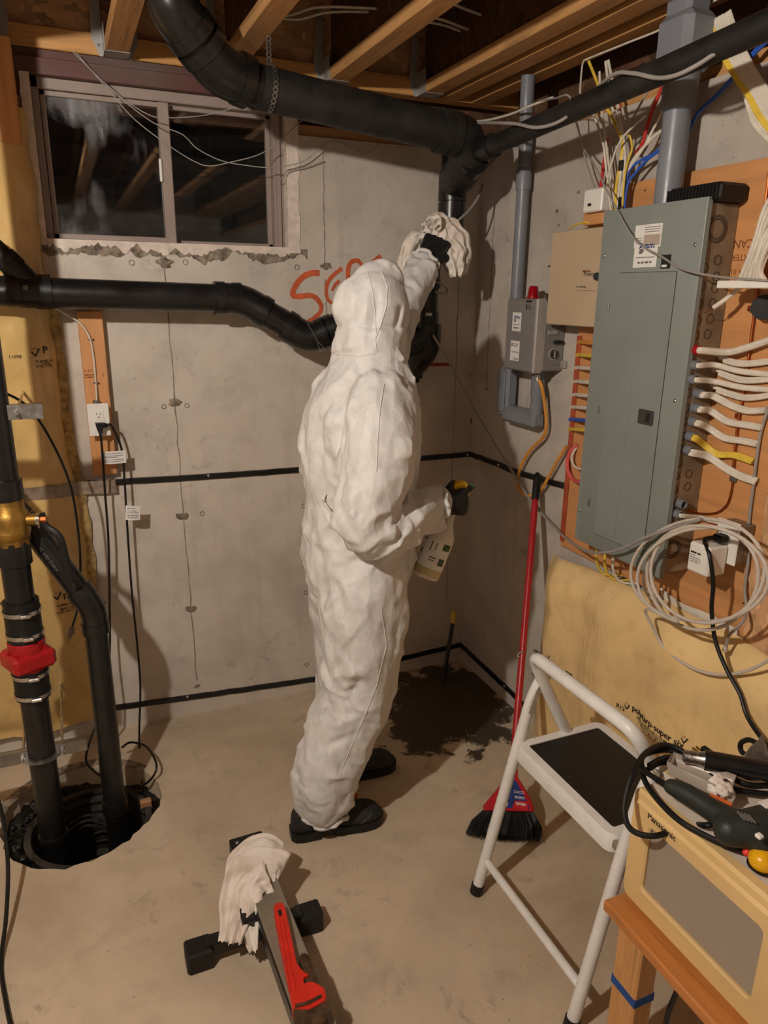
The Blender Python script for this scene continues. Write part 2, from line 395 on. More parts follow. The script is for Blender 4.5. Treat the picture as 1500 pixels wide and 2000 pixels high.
def tie(u, v, r_, parent, wall='b', seed=1, ring=False):
    r = random.Random(seed); c = PB(u, v) if wall == 'b' else PR(u, v); mb = MB()
    ex, out = (V(1, 0, 0), V(0, -1, 0)) if wall == 'b' else (V(0, 1, 0), V(-1, 0, 0))
    if ring: mb.ring(c-out*.001, out, r_*.75, r_*.25, .003, 14)
    else:
        n = 13; R1 = []; R2 = []
        for i in range(n):
            a = 2*PI*i/n; q = r_*r.uniform(.65, 1.25); d = ex*math.cos(a)*1.35+V(0, 0, 1)*math.sin(a)*.8
            R1.append(c+d*q-out*.001); R2.append(c+d*q*.6+out*r.uniform(.002, .006))
        mb.loft([R1, R2])
    return mb.build('tie_mark', m_patch, parent)
for i, (u, v, r_, rg) in enumerate([(342, 786, .020, 0), (320, 794, .009, 1), (365, 792, .009, 1), (358, 1008, .022, 0), (395, 1003, .009, 1), (372, 1190, .020, 0), (322, 512, .026, 0), (257, 513, .010, 1), (362, 512, .010, 1),
        (580, 522, .010, 1), (637, 520, .018, 0), (593, 988, .010, 1), (597, 1157, .010, 1), (599, 1298, .010, 1), (385, 1340, .012, 0), (333, 1420, .008, 0)]):
    tie(u, v, r_, wall_back, 'b', i, rg)
for i, (u, v, r_) in enumerate([(1088, 412, .008), (1092, 440, .006), (1130, 375, .008), (1073, 520, .006), (950, 760, .009)]): tie(u, v, r_, wall_right, 'r', 40+i)
for u, v in ((920, 822),):
    MB().rbox(PR(u, v)+V(.001, 0, 0), (.004, .008, .011), .002).build('hole_mark', m_ink, wall_right)
# plates on top of the concrete, rim blocking
trim_1 = struct(MB().box(WX1, .2, .012, .17, ZT, ZT+.04, .003).build('trim_1', m_plate, origin=(0, .1, ZT)))
trim_2 = struct(MB().box(.02, .18, Y0, .0, ZT+.005, ZT+.045, .003).build('trim_2', m_join, origin=(.1, -2, ZT)))
trim_3 = struct(MB().box(WX0-2.7, WX0, .012, .17, ZT, ZT+.04, .003).build('trim_3', m_plate, origin=(-3, .1, ZT)))
HY = .03
hd = thing('rim_header', (-2, HY, 2.48), 'orange lumber header with strand board web above the window', 'header')
MB().box(X0, .2, HY, HY+.07, 2.48, 2.545, .003).build('bottom_flange', m_head, hd)
MB().box(X0, .2, HY+.028, HY+.04, 2.545, 2.74).build('web', m_osb, hd)
MB().box(X0, .2, HY, HY+.07, 2.74, 2.779).build('top_flange', m_head, hd)
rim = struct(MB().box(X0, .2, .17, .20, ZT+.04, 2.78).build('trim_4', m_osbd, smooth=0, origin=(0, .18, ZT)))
rim2 = struct(MB().box(.17, .20, Y0, .16, ZT+.046, 2.78).build('trim_5', m_osbd, smooth=0, origin=(.18, 0, ZT)))
# ------------------------------------------------------------------ I-joists with hangers
m_hang = M('hanger_steel', rgb(176, 174, 170), .4, .45, var=.1)
JL = {-1.785: 'wooden I-joist hung on the header above the left window jamb', -1.40: 'wooden I-joist hung on the header above the left window pane', -1.027: 'wooden I-joist crossing right beside the strap of the drain run', -.64: 'wooden I-joist crossing above the middle of the long drain run', -.255: 'wooden I-joist first of the close trio beside the corner stack', -.15: 'wooden I-joist in the middle of the close trio by the corner', -.015: 'wooden I-joist lying along the top of the right hand wall'}
def make_joist(x, hw=.037, hang=True):
    j = thing('ceiling_joist', (x, HY, 2.48), JL.get(x, 'wooden I-joist over the rear of the basement away from the window'), 'joist', 'ceiling I-joists')
    MB().box(x-hw, x+hw, Y0+.02, HY-.001, 2.48, 2.52, .003).build('bottom_flange', m_join, j)
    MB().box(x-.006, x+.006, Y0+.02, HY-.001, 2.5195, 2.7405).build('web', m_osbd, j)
    MB().box(x-hw, x+hw, Y0+.02, HY-.001, 2.74, 2.779, .003).build('top_flange', m_join, j)
    if hang:
        h = MB(); s = hw+.002
        h.box(x-s, x+s, HY-.075, HY, 2.4775, 2.4795)
        for sg in (-1, 1):
            h.box(x+sg*s-.001, x+sg*s+.001, HY-.075, HY, 2.4775, 2.56)
            h.prism([(0, 2.4775), (sg*.012, 2.4775), (sg*.034, 2.53), (sg*.026, 2.72), (0, 2.72)], (x+sg*s, HY-.0015, 0), (1, 0, 0), (0, 0, 1), .0015, (0, 1, 0))
        hg = h.build('joist_hanger', m_hang, j, smooth=0)
        MB().cyl((x-s-.012, HY-.004, 2.51), (x-s-.012, HY, 2.51), .005, 8).build('nail', m_steel, hg)
    return j
for x in (-3.72, -3.33, -2.945, -2.56, -2.17, -1.785, -1.40, -1.027, -.64, -.255): make_joist(x)
for x in (-.15, -.015): make_joist(x, hang=False)
# ------------------------------------------------------------------ hanging bulb that lights the room
lamp = thing('hanging_bulb', (LAMP.x, LAMP.y, LAMP.z-.05), 'bare warm light bulb hanging on a cord between the ceiling joists', 'light bulb')
MB().tube([(LAMP.x, LAMP.y, 2.78), (LAMP.x, LAMP.y, LAMP.z+.08)], .004).build('cord', m_cord, lamp)
MB().lathe((LAMP.x, LAMP.y, LAMP.z+.035), (0, 0, 1), [(0, .014), (.005, .02), (.04, .02), (.05, .012), (.055, .005)], 16).build('lamp_holder', m_white, lamp)
t = NT('bulb_glow'); e = t.n('ShaderNodeEmission'); e.inputs[0].default_value = (*LAMP_COL, 1); e.inputs[1].default_value = LAMP_POWER; t.l(e.outputs[0], t.t.nodes['Material Output'].inputs[0])
MB().lathe((LAMP.x, LAMP.y, LAMP.z-.045), (0, 0, 1), [(0, .001), (.006, .018), (.02, .03), (.038, .033), (.055, .026), (.07, .016), (.082, .013)], 16).build('bulb', t.m, lamp)
# ------------------------------------------------------------------ window
m_vinyl = M('taupe_vinyl', rgb(148, 133, 124), .45, var=.05)
m_flake = M('flaking_white_paint', rgb(214, 200, 188), .6, var=.12, scale=25, bump=.4, bscale=40)
t = NT('night_glass'); t.col((1, 1, 1, 1)); t.set(Roughness=.015, Transmission_Weight=1.0, IOR=1.5); m_glass = t.m
t = NT('smeared_night_glass'); t.col((.95, .95, 1, 1)); p = t.co((7, 1, 2.2), (0, .35, 0)); sm = t.math('MULTIPLY', t.noise(p, 2.2, 5, .7, .5), t.ramp(t.noise(t.co(), 3.2, 2), [(.4, K4), (.62, W4)]))
t.set(Roughness=t.ramp(sm, [(.28, (.02,)*3), (.6, (.38,)*3)]), Transmission_Weight=t.ramp(sm, [(.3, (1,)*3), (.7, (.86,)*3)]), IOR=1.5); m_glass2 = t.m
win = struct(thing('window_1', (-1.25, .08, WZ0), 'two-pane sliding basement window at night with taupe frame', 'window')); del win['category']
f = MB()
f.box(-1.672, -1.648, .05, .13, 1.885, 2.43, .003); f.box(-.868, -.83, .05, .13, 1.885, 2.43, .003); f.box(-1.672, -.83, .05, .13, 1.885, 1.906, .003); f.box(-1.672, -.83, .05, .13, 2.368, 2.43, .003)
f.build('window_frame', m_vinyl, win)
f = MB(); f.box(-.862, -.846, .04, .052, 1.9, 2.38); f.build('frame_track', m_vinyl, win)
s1 = MB(); s1.box(-1.646, -1.63, .055, .085, 1.908, 2.366, .002); s1.box(-1.275, -1.238, .045, .085, 1.90, 2.366, .003); s1.box(-1.646, -1.24, .055, .085, 1.908, 1.926, .002); s1.box(-1.646, -1.24, .055, .085, 2.35, 2.366, .002)
s1 = s1.build('sliding_sash', m_vinyl, win)
MB().box(-1.632, -1.272, .068, .072, 1.92, 2.355).build('pane', m_glass2, s1)
MB().box(-1.284, -1.274, .036, .047, 2.11, 2.185, .003).build('latch', m_white, s1)
s2 = MB(); s2.box(-1.245, -1.232, .09, .115, 1.906, 2.368, .002); s2.box(-.885, -.868, .09, .115, 1.906, 2.368, .002); s2.box(-1.245, -.868, .09, .115, 1.906, 1.92, .002); s2.box(-1.245, -.868, .09, .115, 2.354, 2.368, .002)
s2 = s2.build('fixed_sash', m_vinyl, win)
MB().box(-1.236, -.88, .101, .105, 1.915, 2.36).build('pane', m_glass, s2)
def flake_strip(p, q, side, w0, amp, th, seed, name='painted_jamb', mat=None):
    r = random.Random(seed); n = 110; p, q, side = Vector(p), Vector(q), Vector(side); rows = []; mb = MB(); wv = w0
    for i in range(n+1):
        wv = w0+amp*(noise.noise(Vector((i*.07, seed, 0)))*1.1+.6*noise.noise(Vector((i*.23, seed, 3)))+.35*noise.noise(Vector((i*.7, seed, 5)))+r.uniform(-.08, .08)); a = p.lerp(q, i/n); b = a+side*max(wv, .004)
        rows.append([a, b, b+V(0, th, 0), a+V(0, th, 0)])
    return mb.loft(rows).build(name, mat or m_flake, win)
flake_strip((-1.672, -.004, 1.885), (-1.672, -.004, 2.40), (-1, 0, 0), .028, .006, .06, 1)
flake_strip((-.83, -.004, 1.885), (-.83, -.004, 2.40), (1, 0, 0), .042, .008, .06, 2)
flake_strip((-1.6715, -.0035, 1.905), (-.8305, -.0035, 1.905), (0, 0, -1), .026, .03, .06, 3, 'painted_sill')
flake_strip((-1.69, -.0025, 1.90), (-.76, -.0025, 1.90), (0, 0, -1), .042, .03, .01, 7, 'mortar_edge', m_patch)
fl_ = MB(); fl_.box(WX0, -1.671, .0, .13, 1.886, 2.40); fl_.box(-.832, WX1, .0, .13, 1.886, 2.40); fl_.box(WX0, WX1, .0, .13, 1.8852, 1.89); fl_.build('jamb_filler', m_flake, win)
trim_6 = struct(MB().box(WX0-.02, WX1+.04, .035, .165, 2.432, 2.479, .002).build('trim_6', m_lintel, origin=(-1.2, .1, 2.43)))
trim_7 = struct(MB().box(WX0-.05, WX1+.04, .012, .034, 2.40, 2.45, .002).build('trim_7', m_lintel, origin=(-1.2, .1, 2.40)))
# corrugated well outside the glass and the dark ground behind
mb = MB(); mb.grid(lambda s_, t_: V(-1.25+.62*math.cos(PI*s_), .24+(.5+.012*math.sin(t_*PI*18))*math.sin(PI*s_), 1.75+.85*t_), 28, 90)
tag(mb.build('window_well', M('darkened_well_steel', rgb(52, 50, 48), .7, var=.3)), 'corrugated steel window well outside the dark basement window', 'window well')  # steel colour darkened so lamplight through the glass shows dim on it
# wooden post at the far left by the window
post = MB(); a_ = PB(-30, 95, -.03); post.box(a_.x, a_.x+.075, -.06, -.02, 2.18, 2.479, .003)
trim_8 = struct(post.build('trim_8', m_stud, origin=(a_.x, -.04, 2.18)))

# cables threaded through the joist bays overhead
for i, (px, l_) in enumerate((([(500, 22), (560, 30), (620, 14), (720, 16), (790, 22)], 'dim white cable threaded through the joists above the main drain run'), ([(520, 30), (580, 38), (640, 24), (730, 24), (800, 34)], 'lower dim white cable sagging between the joists above the drain run'), ([(830, 28), (880, 44), (930, 62), (985, 66)], 'dim cable sagging through the bay beside the doubled joists'), ([(820, 40), (870, 50), (920, 66), (980, 58)], 'second dim cable crossing the bay beside the doubled joists'), ([(845, -12), (900, 14), (950, 32), (970, 38)], 'dim cable dropping down through the bay near the doubled joists'))):
    P = crv([PG(u, v, 2.60+.01*i) for u, v in px]); tag(MB().tube(P, .006, 8, flat=.7).build('overhead_cable', m_nm), l_, 'cable')
# ------------------------------------------------------------------ insulation behind clear poly, left part of the back wall
def poly(name, c):
    t = NT(name); p = t.co(); a = t.noise(p, 2.2, 5, .6, .5); g = t.noise(t.co((1, 1, .35)), 6, 4, .6, 1.0)
    cc = t.ramp(a, [(.3, tuple(q*.84 for q in c[:3])), (.5, c), (.75, tuple(min(q*1.15, 1) for q in c[:3]))])
    cc = t.mix(t.ramp(t.noise(p, 14, 4), [(.55, K4), (.8, (.3,)*3)]), cc, rgb(160, 112, 54))
    t.col(cc); t.set(Roughness=.24, Coat_Weight=.35, Coat_Roughness=.1); t.bump(g, .4, .03); return t.m
m_poly = poly('yellow_poly_sheet', rgb(208, 174, 112)); m_poly2 = poly('amber_poly_sheet', rgb(232, 200, 142))
m_fibre = M('glass_fibre', rgb(176, 148, 96), .95, var=.3, scale=40, bump=1.0, bscale=60)
edge_l = [(PB(u, v, -.03).z, PB(u, v, -.03).x) for u, v in [(45, 195), (66, 330), (80, 470), (92, 560), (110, 680), (122, 800), (134, 880), (152, 950), (160, 1000), (174, 1100), (182, 1230), (190, 1395)]][::-1]
ez_ = [q[0] for q in edge_l]; ex_ = [q[1] for q in edge_l]
def insL(x, z):
    d = min(max((float(np.interp(z, ez_, ex_))-x)/.30, 0), 1)
    y = -.025-.075*math.sin(d*PI/2)
    y -= .010*noise.noise(Vector((x*9, z*2.5, 3)))+.006*noise.noise(Vector((x*24, z*10, 1)))+.012*math.sin(x*26+z*1.5)*d
    for zc, wd in ((1.03, .05), (1.63, .06), (.10, .05)): y += .05*math.exp(-((z-zc)/wd)**2)*d
    return y
def surfL(s_, t_):
    z = .085+t_*(2.29-.085); xe = float(np.interp(z, ez_, ex_))+.012*noise.noise(Vector((0, z*9, 5))); x = -3.0+(xe+3.0)*s_**.6
    return V(x, insL(x, z) if s_ < .995 else -.012, z)
ins = thing('wall_insulation', (-2.2, -.05, .085), 'yellow insulation under crinkled clear poly beside the basement window', 'insulation')
MB().slab(surfL, 60, 90, (0, .012, 0)).build('poly_sheet', m_poly, ins, smooth=60)
mb = MB(); rnd = random.Random(3)
def fib(s_, t_):
    z = .10+t_*1.62; xe = float(np.interp(z, ez_, ex_)); w_ = .014+.012*noise.noise(Vector((1, z*14, 2)))+.006*noise.noise(Vector((1, z*60, 2))); return V(xe-.02+s_*(.03+w_), -.012-.008*math.sin(s_*PI)-.004*noise.noise(Vector((s_*3, z*50, 7))), z)
mb.slab(fib, 4, 120, (0, .01, 0)); mb.build('fibre_edge', m_fibre, ins)
onL = lambda u, v, k=1.0, dx=0: (lambda p: (lambda a, b: V(p.x+a*k, insL(p.x+a*k, p.z+b)-.0025, p.z+b)))(PB(u, v, -.085))
text('polytarp', .034, onL(124, 1172), m_ink, ins, bold=.012)
text('super six', .016, onL(138, 1182), m_ink, ins); 
for i, b in enumerate(('FLAME SPREAD RATING', 'MAX 150 TYPE 2', 'THIS POLY MUST BE COVERED')): text(b, .013, onL(108+(3 if i != 1 else 10), 1190+7*i), m_ink, ins, bold=.01)
def checkmark(fn, k, parent, mat):
    mb = MB()
    for a, b, c, d in ((-.5, .1, -.05, -.5), (-.05, -.5, .55, .55)):
        n = Vector((-(d-b), c-a)).normalized()*.09; mb.add([fn((a+n.x)*k, (b+n.y)*k), fn((a-n.x)*k, (b-n.y)*k), fn((c-n.x)*k, (d-n.y)*k), fn((c+n.x)*k, (d+n.y)*k)], [(0, 1, 2, 3)])
    for i in range(7):
        an = PI*(.1+.8*i/6); r0, r1 = .45, .72; ca, sa = math.cos(an), math.sin(an); mb.add([fn(ca*r0*k-.03*k, sa*r0*k), fn(ca*r0*k+.03*k, sa*r0*k), fn(ca*r1*k+.02*k, sa*r1*k), fn(ca*r1*k-.02*k, sa*r1*k)], [(0, 1, 2, 3)])
    return mb.build('printed_logo', mat, parent, smooth=0)
checkmark(onL(112, 1168), .026, ins, m_ink)
text('ding Products', .016, onL(-12, 1178), m_ink, ins)
text('P', .034, onL(83, 692), m_ink, ins, bold=.012); checkmark(onL(69, 690), .024, ins, m_ink)
text('11098', .016, onL(16, 701), m_ink, ins)
for i, b in enumerate(('FLAME SP', 'TYPE', 'THIS POL')): text(b, .013, onL(68+(12 if i == 1 else 2), 710+5*i), m_ink, ins)
m_tape = M('clear_sheathing_tape', rgb(150, 132, 116), .18, var=.2, scale=30, coat=.6)
MB().slab(lambda s_, t_: V(-2.3+.77*s_, insL(-2.3+.77*s_, 1.03+.045*t_)-.004-.003*noise.noise(Vector((s_*40, t_*6, 0))), 1.022+.05*t_-.008*s_), 50, 4, (0, .003, 0)).build('tape', m_tape, ins)

# ------------------------------------------------------------------ black flashing strips around the room
def strip(pts, h, th, name, label, seed):
    mb = MB(); rows = []; P = []
    for i in range(len(pts)-1):
        a, b = Vector(pts[i][0]), Vector(pts[i+1][0]); n = 12
        for k in range(n): P.append((a.lerp(b, k/n), Vector(pts[i][1])))
    P.append((Vector(pts[-1][0]), Vector(pts[-1][1])))
    for i, (p, out) in enumerate(P):
        z = .003*noise.noise(Vector((i*.5, seed, 0))); hh = h*(1+.12*noise.noise(Vector((i*.7, seed, 4))))
        rows.append([p+V(0, 0, z-hh/2), p+out*th+V(0, 0, z-hh*.42), p+out*th+V(0, 0, z+hh*.42), p+V(0, 0, z+hh/2)])
    o = mb.loft(rows).build(name, m_blk, smooth=50)
    return tag(o, label, 'strip')
OB, OR = V(0, -1, 0), V(-1, 0, 0); OC = V(-1, -1, 0)
zc = PB(915, 887).z
us = strip([(PB(155, 946), OB), (PB(400, 931), OB), (PB(590, 917), OB), (V(0, 0, zc), OC), (PR(975, 907), OR), (PR(1000, 919), OR), (PR(1110, 951), OR)], .024, .008, 'flashing_strip', 'black flashing strip at waist height around the concrete corner', 1)
ls = strip([(PB(-20, 1417), OB), (PB(230, 1381), OB), (PB(430, 1353), OB), (PB(615, 1326), OB), (V(0, 0, PB(899, 1259).z), OC), (PR(950, 1306), OR), (PR(1012, 1364), OR), (PR(1040, 1395), OR)], .024, .008, 'flashing_strip', 'black flashing strip just above the floor around the concrete corner', 2)
for par, pts in ((us, [PB(407, 929, -.008), PR(974, 908, -.008), PB(913, 888, -.012)]), (ls, [PB(366, 1361, -.008), PB(780, 1290, -.008), PR(985, 1340, -.008)])):
    for p in pts: MB().ball(p, (.006, .006, .006), 8, 6).build('anchor', m_zinc, par)

# ------------------------------------------------------------------ outlet on a board, cords
bx0, bx1 = PB(150, 612, -.038).x, PB(199, 606, -.038).x; bz1 = PB(172, 608, -.038).z; bz0 = PB(205, 927, -.038).z
brd = MB().box(bx0, bx1, -.038, 0, bz0, bz1, .002).build('wall_board', m_stud)
tag(brd, 'upright pine board fixed to the back wall behind the outlet', 'board')
bd = text('A.F.P.A.', .014, flatmap(PB(164, 727, -.0385)-V(0, .0005, 0), (1, 0, 0), (0, 0, 1)), m_inkbrown, brd)
text('2', .016, flatmap(PB(199, 735, -.0385)-V(0, .0005, 0), (1, 0, 0), (0, 0, 1)), m_inkbrown, brd)
mb = MB(); lines(mb, flatmap(PB(166, 738, -.0385)-V(0, .0008, 0), (1, 0, 0), (0, 0, 1)), 0, .03, [0, .008], .004, random.Random(1)); mb.build('stamp', m_inkbrown, brd, smooth=0)
oc = PB(193.5, 820, -.085)
ol = thing('wall_outlet', (oc.x, -.085, oc.z-.058), 'white duplex wall outlet on the pine board with cords plugged in', 'outlet')
MB().box(oc.x-.032, oc.x+.032, -.083, -.038, oc.z-.053, oc.z+.053, .003).build('outlet_box', m_white, ol)
cp = MB().box(oc.x-.036, oc.x+.036, -.089, -.083, oc.z-.058, oc.z+.058, .003).build('cover_plate', m_white, ol)
MB().box(oc.x-.017, oc.x+.017, -.0905, -.088, oc.z-.034, oc.z+.034, .003).build('receptacle', m_white, cp)
for sz in (.016,):
    for dx in (-.006, .006): MB().box(oc.x+dx-.001, oc.x+dx+.001, -.0912, -.0903, oc.z+sz+.002, oc.z+sz+.010).build('slot', m_ink, cp)
    MB().cyl((oc.x, -.0903, oc.z+sz-.006), (oc.x, -.0912, oc.z+sz-.006), .0025, 8).build('slot', m_ink, cp)
MB().cyl((oc.x-.003, -.062, oc.z+.053), (oc.x-.003, -.062, oc.z+.066), .011, 12).build('cable_clamp', m_steel, ol)
wc = thing('white_cable', PB(190, 690, -.045), 'flat white cable stapled down the pine board into the outlet', 'cable')
pth = crv([PB(105, 600, -.03), PB(135, 617, -.03), PB(160, 635, -.044), PB(176, 662, -.044), PB(183, 700, -.044), PB(187, 745, -.044), PB(189, 780, -.055), V(oc.x-.003, -.062, oc.z+.05)])
MB().tube(pth, .0058, 8, flat=.6).build('sheath', m_nm, wc)
for u, v in ((176, 662), (187, 747)):
    c = PB(u, v, -.044); s_ = MB(); s_.box(c.x-.009, c.x+.009, -.052, -.049, c.z-.002, c.z+.002); s_.box(c.x-.009, c.x-.007, -.052, -.036, c.z-.002, c.z+.002); s_.box(c.x+.007, c.x+.009, -.052, -.036, c.z-.002, c.z+.002); s_.build('staple', m_zinc, wc)
m_tag = m_paper
def cordthing(label, pts, r=.0042, plug=None):
    P = crv(pts, 7); t_ = thing('power_cable', P[len(P)//2], label, 'cable'); MB().tube(P, r, 8).build('cord', m_cord, t_); return t_, P
pz = oc.z-.02
c1, P1 = cordthing('black pump cord hanging straight down from the white outlet', [V(oc.x-.004, -.115, pz-.012), V(oc.x, -.105, pz-.06), PB(205, 960, -.075), PB(212, 1060, -.075), PB(214, 1180, -.075), PB(214, 1280, -.1), PB(204, 1370, -.2), PB(178, 1440, -.26), PB(168, 1485, -.26), PB(186, 1508, -.28), PB(200, 1520, -.32), PG(214, 1560, -.2)])
mb = MB(); mb.prism([(-.013, .012), (.015, .012), (.013, 0), (.006, -.024), (-.004, -.026), (-.011, 0)], (oc.x-.002, -.0915, pz), (1, 0, 0), (0, 0, 1), .032, (0, -1, 0)); mb.build('plug', m_cord, c1)
c2, P2 = cordthing('black float switch cord looping out of the sump from the outlet', [V(oc.x+.022, -.1, pz+.003), V(oc.x+.04, -.096, pz-.004), PB(238, 880, -.07), PB(244, 950, -.07), PB(248, 1020, -.07), PB(257, 1150, -.07), PB(268, 1260, -.07), PB(274, 1340, -.08), PB(272, 1440, -.16), PB(276, 1500, -.2), PG(279, 1532, -.03), PG(300, 1515, .03), PG(305, 1490, .06), PG(285, 1458, .08), PG(255, 1450, .08), PG(238, 1460, .06)])
MB().rbox((oc.x+.006, -.112, pz+.004), (.019, .010, .008), .004).build('plug', m_cord, c2)
def tagcard(parent, o, ex, ey, w_, h_, mat=None, seed=1, nm='care_tag'):
    o, ex, ey = Vector(o), Vector(ex).normalized(), Vector(ey).normalized(); mb = MB(); n = ex.cross(ey)
    mb.slab(lambda s_, t_: o+ex*(w_*s_)+ey*(h_*t_)+n*(.006*math.sin(s_*PI)), 6, 1, n*-.0006); a = mb.build(nm, m_tag, parent)
    mb = MB(); lines(mb, lambda a_, b_: o+ex*a_+ey*b_+n*(.006*math.sin(a_/w_*PI)+.0008), w_*.12, w_*.9, [h_*q for q in (.15, .3, .5, .62, .8)], h_*.05, random.Random(seed)); mb.build('small_print', m_inkg, parent, smooth=0)
tagcard(c1, PB(199, 907, -.085), (1, 0, 0), (0, 0, 1), .084, .046, seed=2)
tagcard(c2, PB(245, 1015, -.09), (1, -.1, -.1), (.1, 0, 1), .052, .055, seed=5)
c3, P3 = cordthing('loose black cord with clear plug dangling in front of the poly', [PB(-40, 760, -.3), PB(10, 768, -.3), PB(60, 800, -.28), PB(105, 870, -.27), PB(138, 950, -.26), PB(153, 1040, -.25), PB(157, 1110, -.25), PB(153, 1180, -.25), PB(140, 1228, -.25)])
d_ = (P3[-1]-P3[-2]).normalized(); a_, b_, _ = frame(d_); mb = MB(); mb.lathe(P3[-1]-d_*.01, d_, [(0, .005), (.005, .010), (.03, .013), (.034, .008), (.045, .008), (.05, .004)], 12); mb.build('plug', M('clear_grey_plastic', rgb(150, 132, 112), .2, var=.1, trans=.4), c3)
mb = MB()
for s_ in (-1, 1): mb.rbox(P3[-1]+d_*.046+a_*(.006*s_), (.0008, .003, .010), 0, (a_, b_, d_))
mb.build('prong', m_brass, c3)
tag(MB().tube(crv([PG(-30, 1520, .35), PG(0, 1575, .25), PG(15, 1680, .13), PG(12, 1790, .05), PG(2, 1880, .006), PG(12, 1960, .006), PG(30, 2040, .006)]), .006, 8).build('power_cable', m_cord), 'thick black cord trailing on the bare floor past the sump', 'cable')

# ------------------------------------------------------------------ pipes
def run(root, pts, r, mat, el=1.13, hub=.035, rad=None, names=('pipe', 'elbow'), skip=()):
    """straight lengths with a moulded elbow and its two hubs at every corner"""
    P = [Vector(p) for p in pts]; rad = rad or r*1.6
    for i in range(len(P)-1): MB().cyl(P[i], P[i+1], r, 28).build(names[0], mat, root)
    for i in range(1, len(P)-1):
        if i in skip: continue
        a, b, c = P[i-1], P[i], P[i+1]; d1 = (a-b).normalized(); d2 = (c-b).normalized(); k = rad+hub*.6
        mb = MB(); mb.tube(bend([b+d1*k, b, b+d2*k], rad, 8), r*el*.985, 28)
        for d in (d1, d2): mb.cyl(b+d*(k-hub*.7), b+d*(k+hub*.3), r*el*1.05, 28)
        mb.build(names[1], mat, root)
def coupling(root, p, d, r, l, mat=None, name='coupling'):
    d = Vector(d).normalized(); p = Vector(p); return MB().lathe(p-d*l/2, d, [(0, r*1.02), (.0, r*1.14), (l*.47, r*1.14), (l*.48, r*1.1), (l*.52, r*1.1), (l*.53, r*1.14), (l, r*1.14), (l, r*1.02)], 28).build(name, mat or m_blk, root)
# main run under the joists, stack in the corner
U0, U1, U2 = PB(505, 170, -.42), PB(888, 262, -.40), V(-.265, -.34, 2.185)
SX, SY = -.245, -.20
dU0 = (U1-U0).normalized()
st = thing('drain_stack', (SX, SY, 1.5), 'dusty black drain run under the joists dropping into the corner stack', 'drain pipe')
UL = PB(428, 138, -.45); UU = PB(335, 12, -.52)
run(st, [U1, U0], .062, m_blk_dusty); run(st, [U0-dU0*.002, UL, UU, V(UU.x-.02, UU.y, 2.72)], .062, m_blk, rad=.06)
dU = (U1-U0).normalized()
coupling(st, U1-dU*.03, dU, .062, .07, m_blk_dusty)
MB().tube(bend([U1-dU*.02, U1+dU*.05, U2, V(SX+.01, SY-.01, 2.16)], .05, 8), .066, 28).build('elbow', m_blk_dusty, st)
run(st, [V(SX, SY, 2.24), V(SX, SY, 1.97), V(SX-.10, SY-.005, 1.865), V(SX-.10, SY-.005, 1.58)], .0445, m_blk)
coupling(st, V(SX, SY, 2.13), (0, 0, 1), .047, .10); coupling(st, V(SX, SY, 2.045), (0, 0, 1), .0445, .06)
MB().tube([V(SX, SY, 2.12), V(SX-.005, SY-.10, 2.17), V(-.27, -.40, 2.195)], .052, 24).build('branch_inlet', m_blk, st)
lo = V(SX-.10, SY-.005, 1.60); ex = PB(792, 725, -.06)
coupling(st, lo+V(0, 0, .04), (0, 0, 1), .0445, .075)
mb = MB(); mb.tube(bend([lo+V(0, 0, .03), lo+V(0, 0, -.06), ex, V(ex.x-.02, .05, ex.z-.05)], .08, 8), .062, 28)
mb.tube([lo+V(-.02, 0, -.02), lo+V(-.13, -.02, -.06), lo+V(-.25, -.03, -.02)], .058, 24); mb.build('wye_fitting', m_blk, st)
MB().rbox(PB(837, 614, -.258), (.013, .0008, .0055), 0).build('sticker', m_paper, st)
mb = MB(); lines(mb, flatmap(PB(828, 616, -.2595), (1, 0, 0), (0, 0, 1)), 0, .02, [0, .004], .002, random.Random(3)); mb.build('small_print', m_ink, st, smooth=0)
rnd = random.Random(8); mb = MB()
for i in range(26):
    c = ex+V(rnd.uniform(-.05, .05), -.05+rnd.uniform(-.02, .02), rnd.uniform(-.05, .05)); mb.ball(c, (rnd.uniform(.008, .02), .01, rnd.uniform(.008, .02)), 7, 5)
mb.build('sealant', m_rubber, st)
# perforated strap round the main run
sp = U0+dU*.035; a_, b_, d_ = frame(dU); mb = MB()
for i in range(22):
    an = -PI*.15+2*PI*.8*i/21; c = sp+(a_*math.cos(an)+b_*math.sin(an))*.0645; tn = (-a_*math.sin(an)+b_*math.cos(an)); n_ = (a_*math.cos(an)+b_*math.sin(an))
    mb.ring(c, n_, .0045, .004, .0012, 10)
for i in range(6): mb.ring(sp+V(0, 0, .066+.014*i), (0, -1, 0), .0045, .004, .0012, 10)
mb.build('perforated_strap', m_steel, st)
# horizontal waste line on the back wall
PY = -.135
wl = thing('waste_line', PB(300, 575, PY), 'glossy black waste pipe running level along the back wall under the window', 'drain pipe')
L0, L1, L2, L3 = PB(-70, 567, PY), PB(474, 584, PY), PB(603, 662, -.19), PB(672, 634, -.22)
run(wl, [L0, L1, L2, L3, lo+V(-.22, -.03, -.03)], .0485, m_blk, rad=.07)
coupling(wl, PB(85, 570, PY), (1, 0, 0), .0485, .05); coupling(wl, PB(45, 569, PY), (1, 0, 0), .046, .10); coupling(wl, PB(462, 583, PY), (1, 0, 0), .0485, .03)
wy0, wy1 = PB(80, 570, PY), PB(-20, 478, PY-.01)
MB().cyl(wy0, wy1, .034, 24).build('branch_pipe', m_blk, wl); coupling(wl, wy0.lerp(wy1, .62), wy1-wy0, .034, .05)
MB().cyl(PB(50, 562, PY-.045), PB(50, 562, PY-.053), .008, 14).build('plug_button', m_inkg, wl)
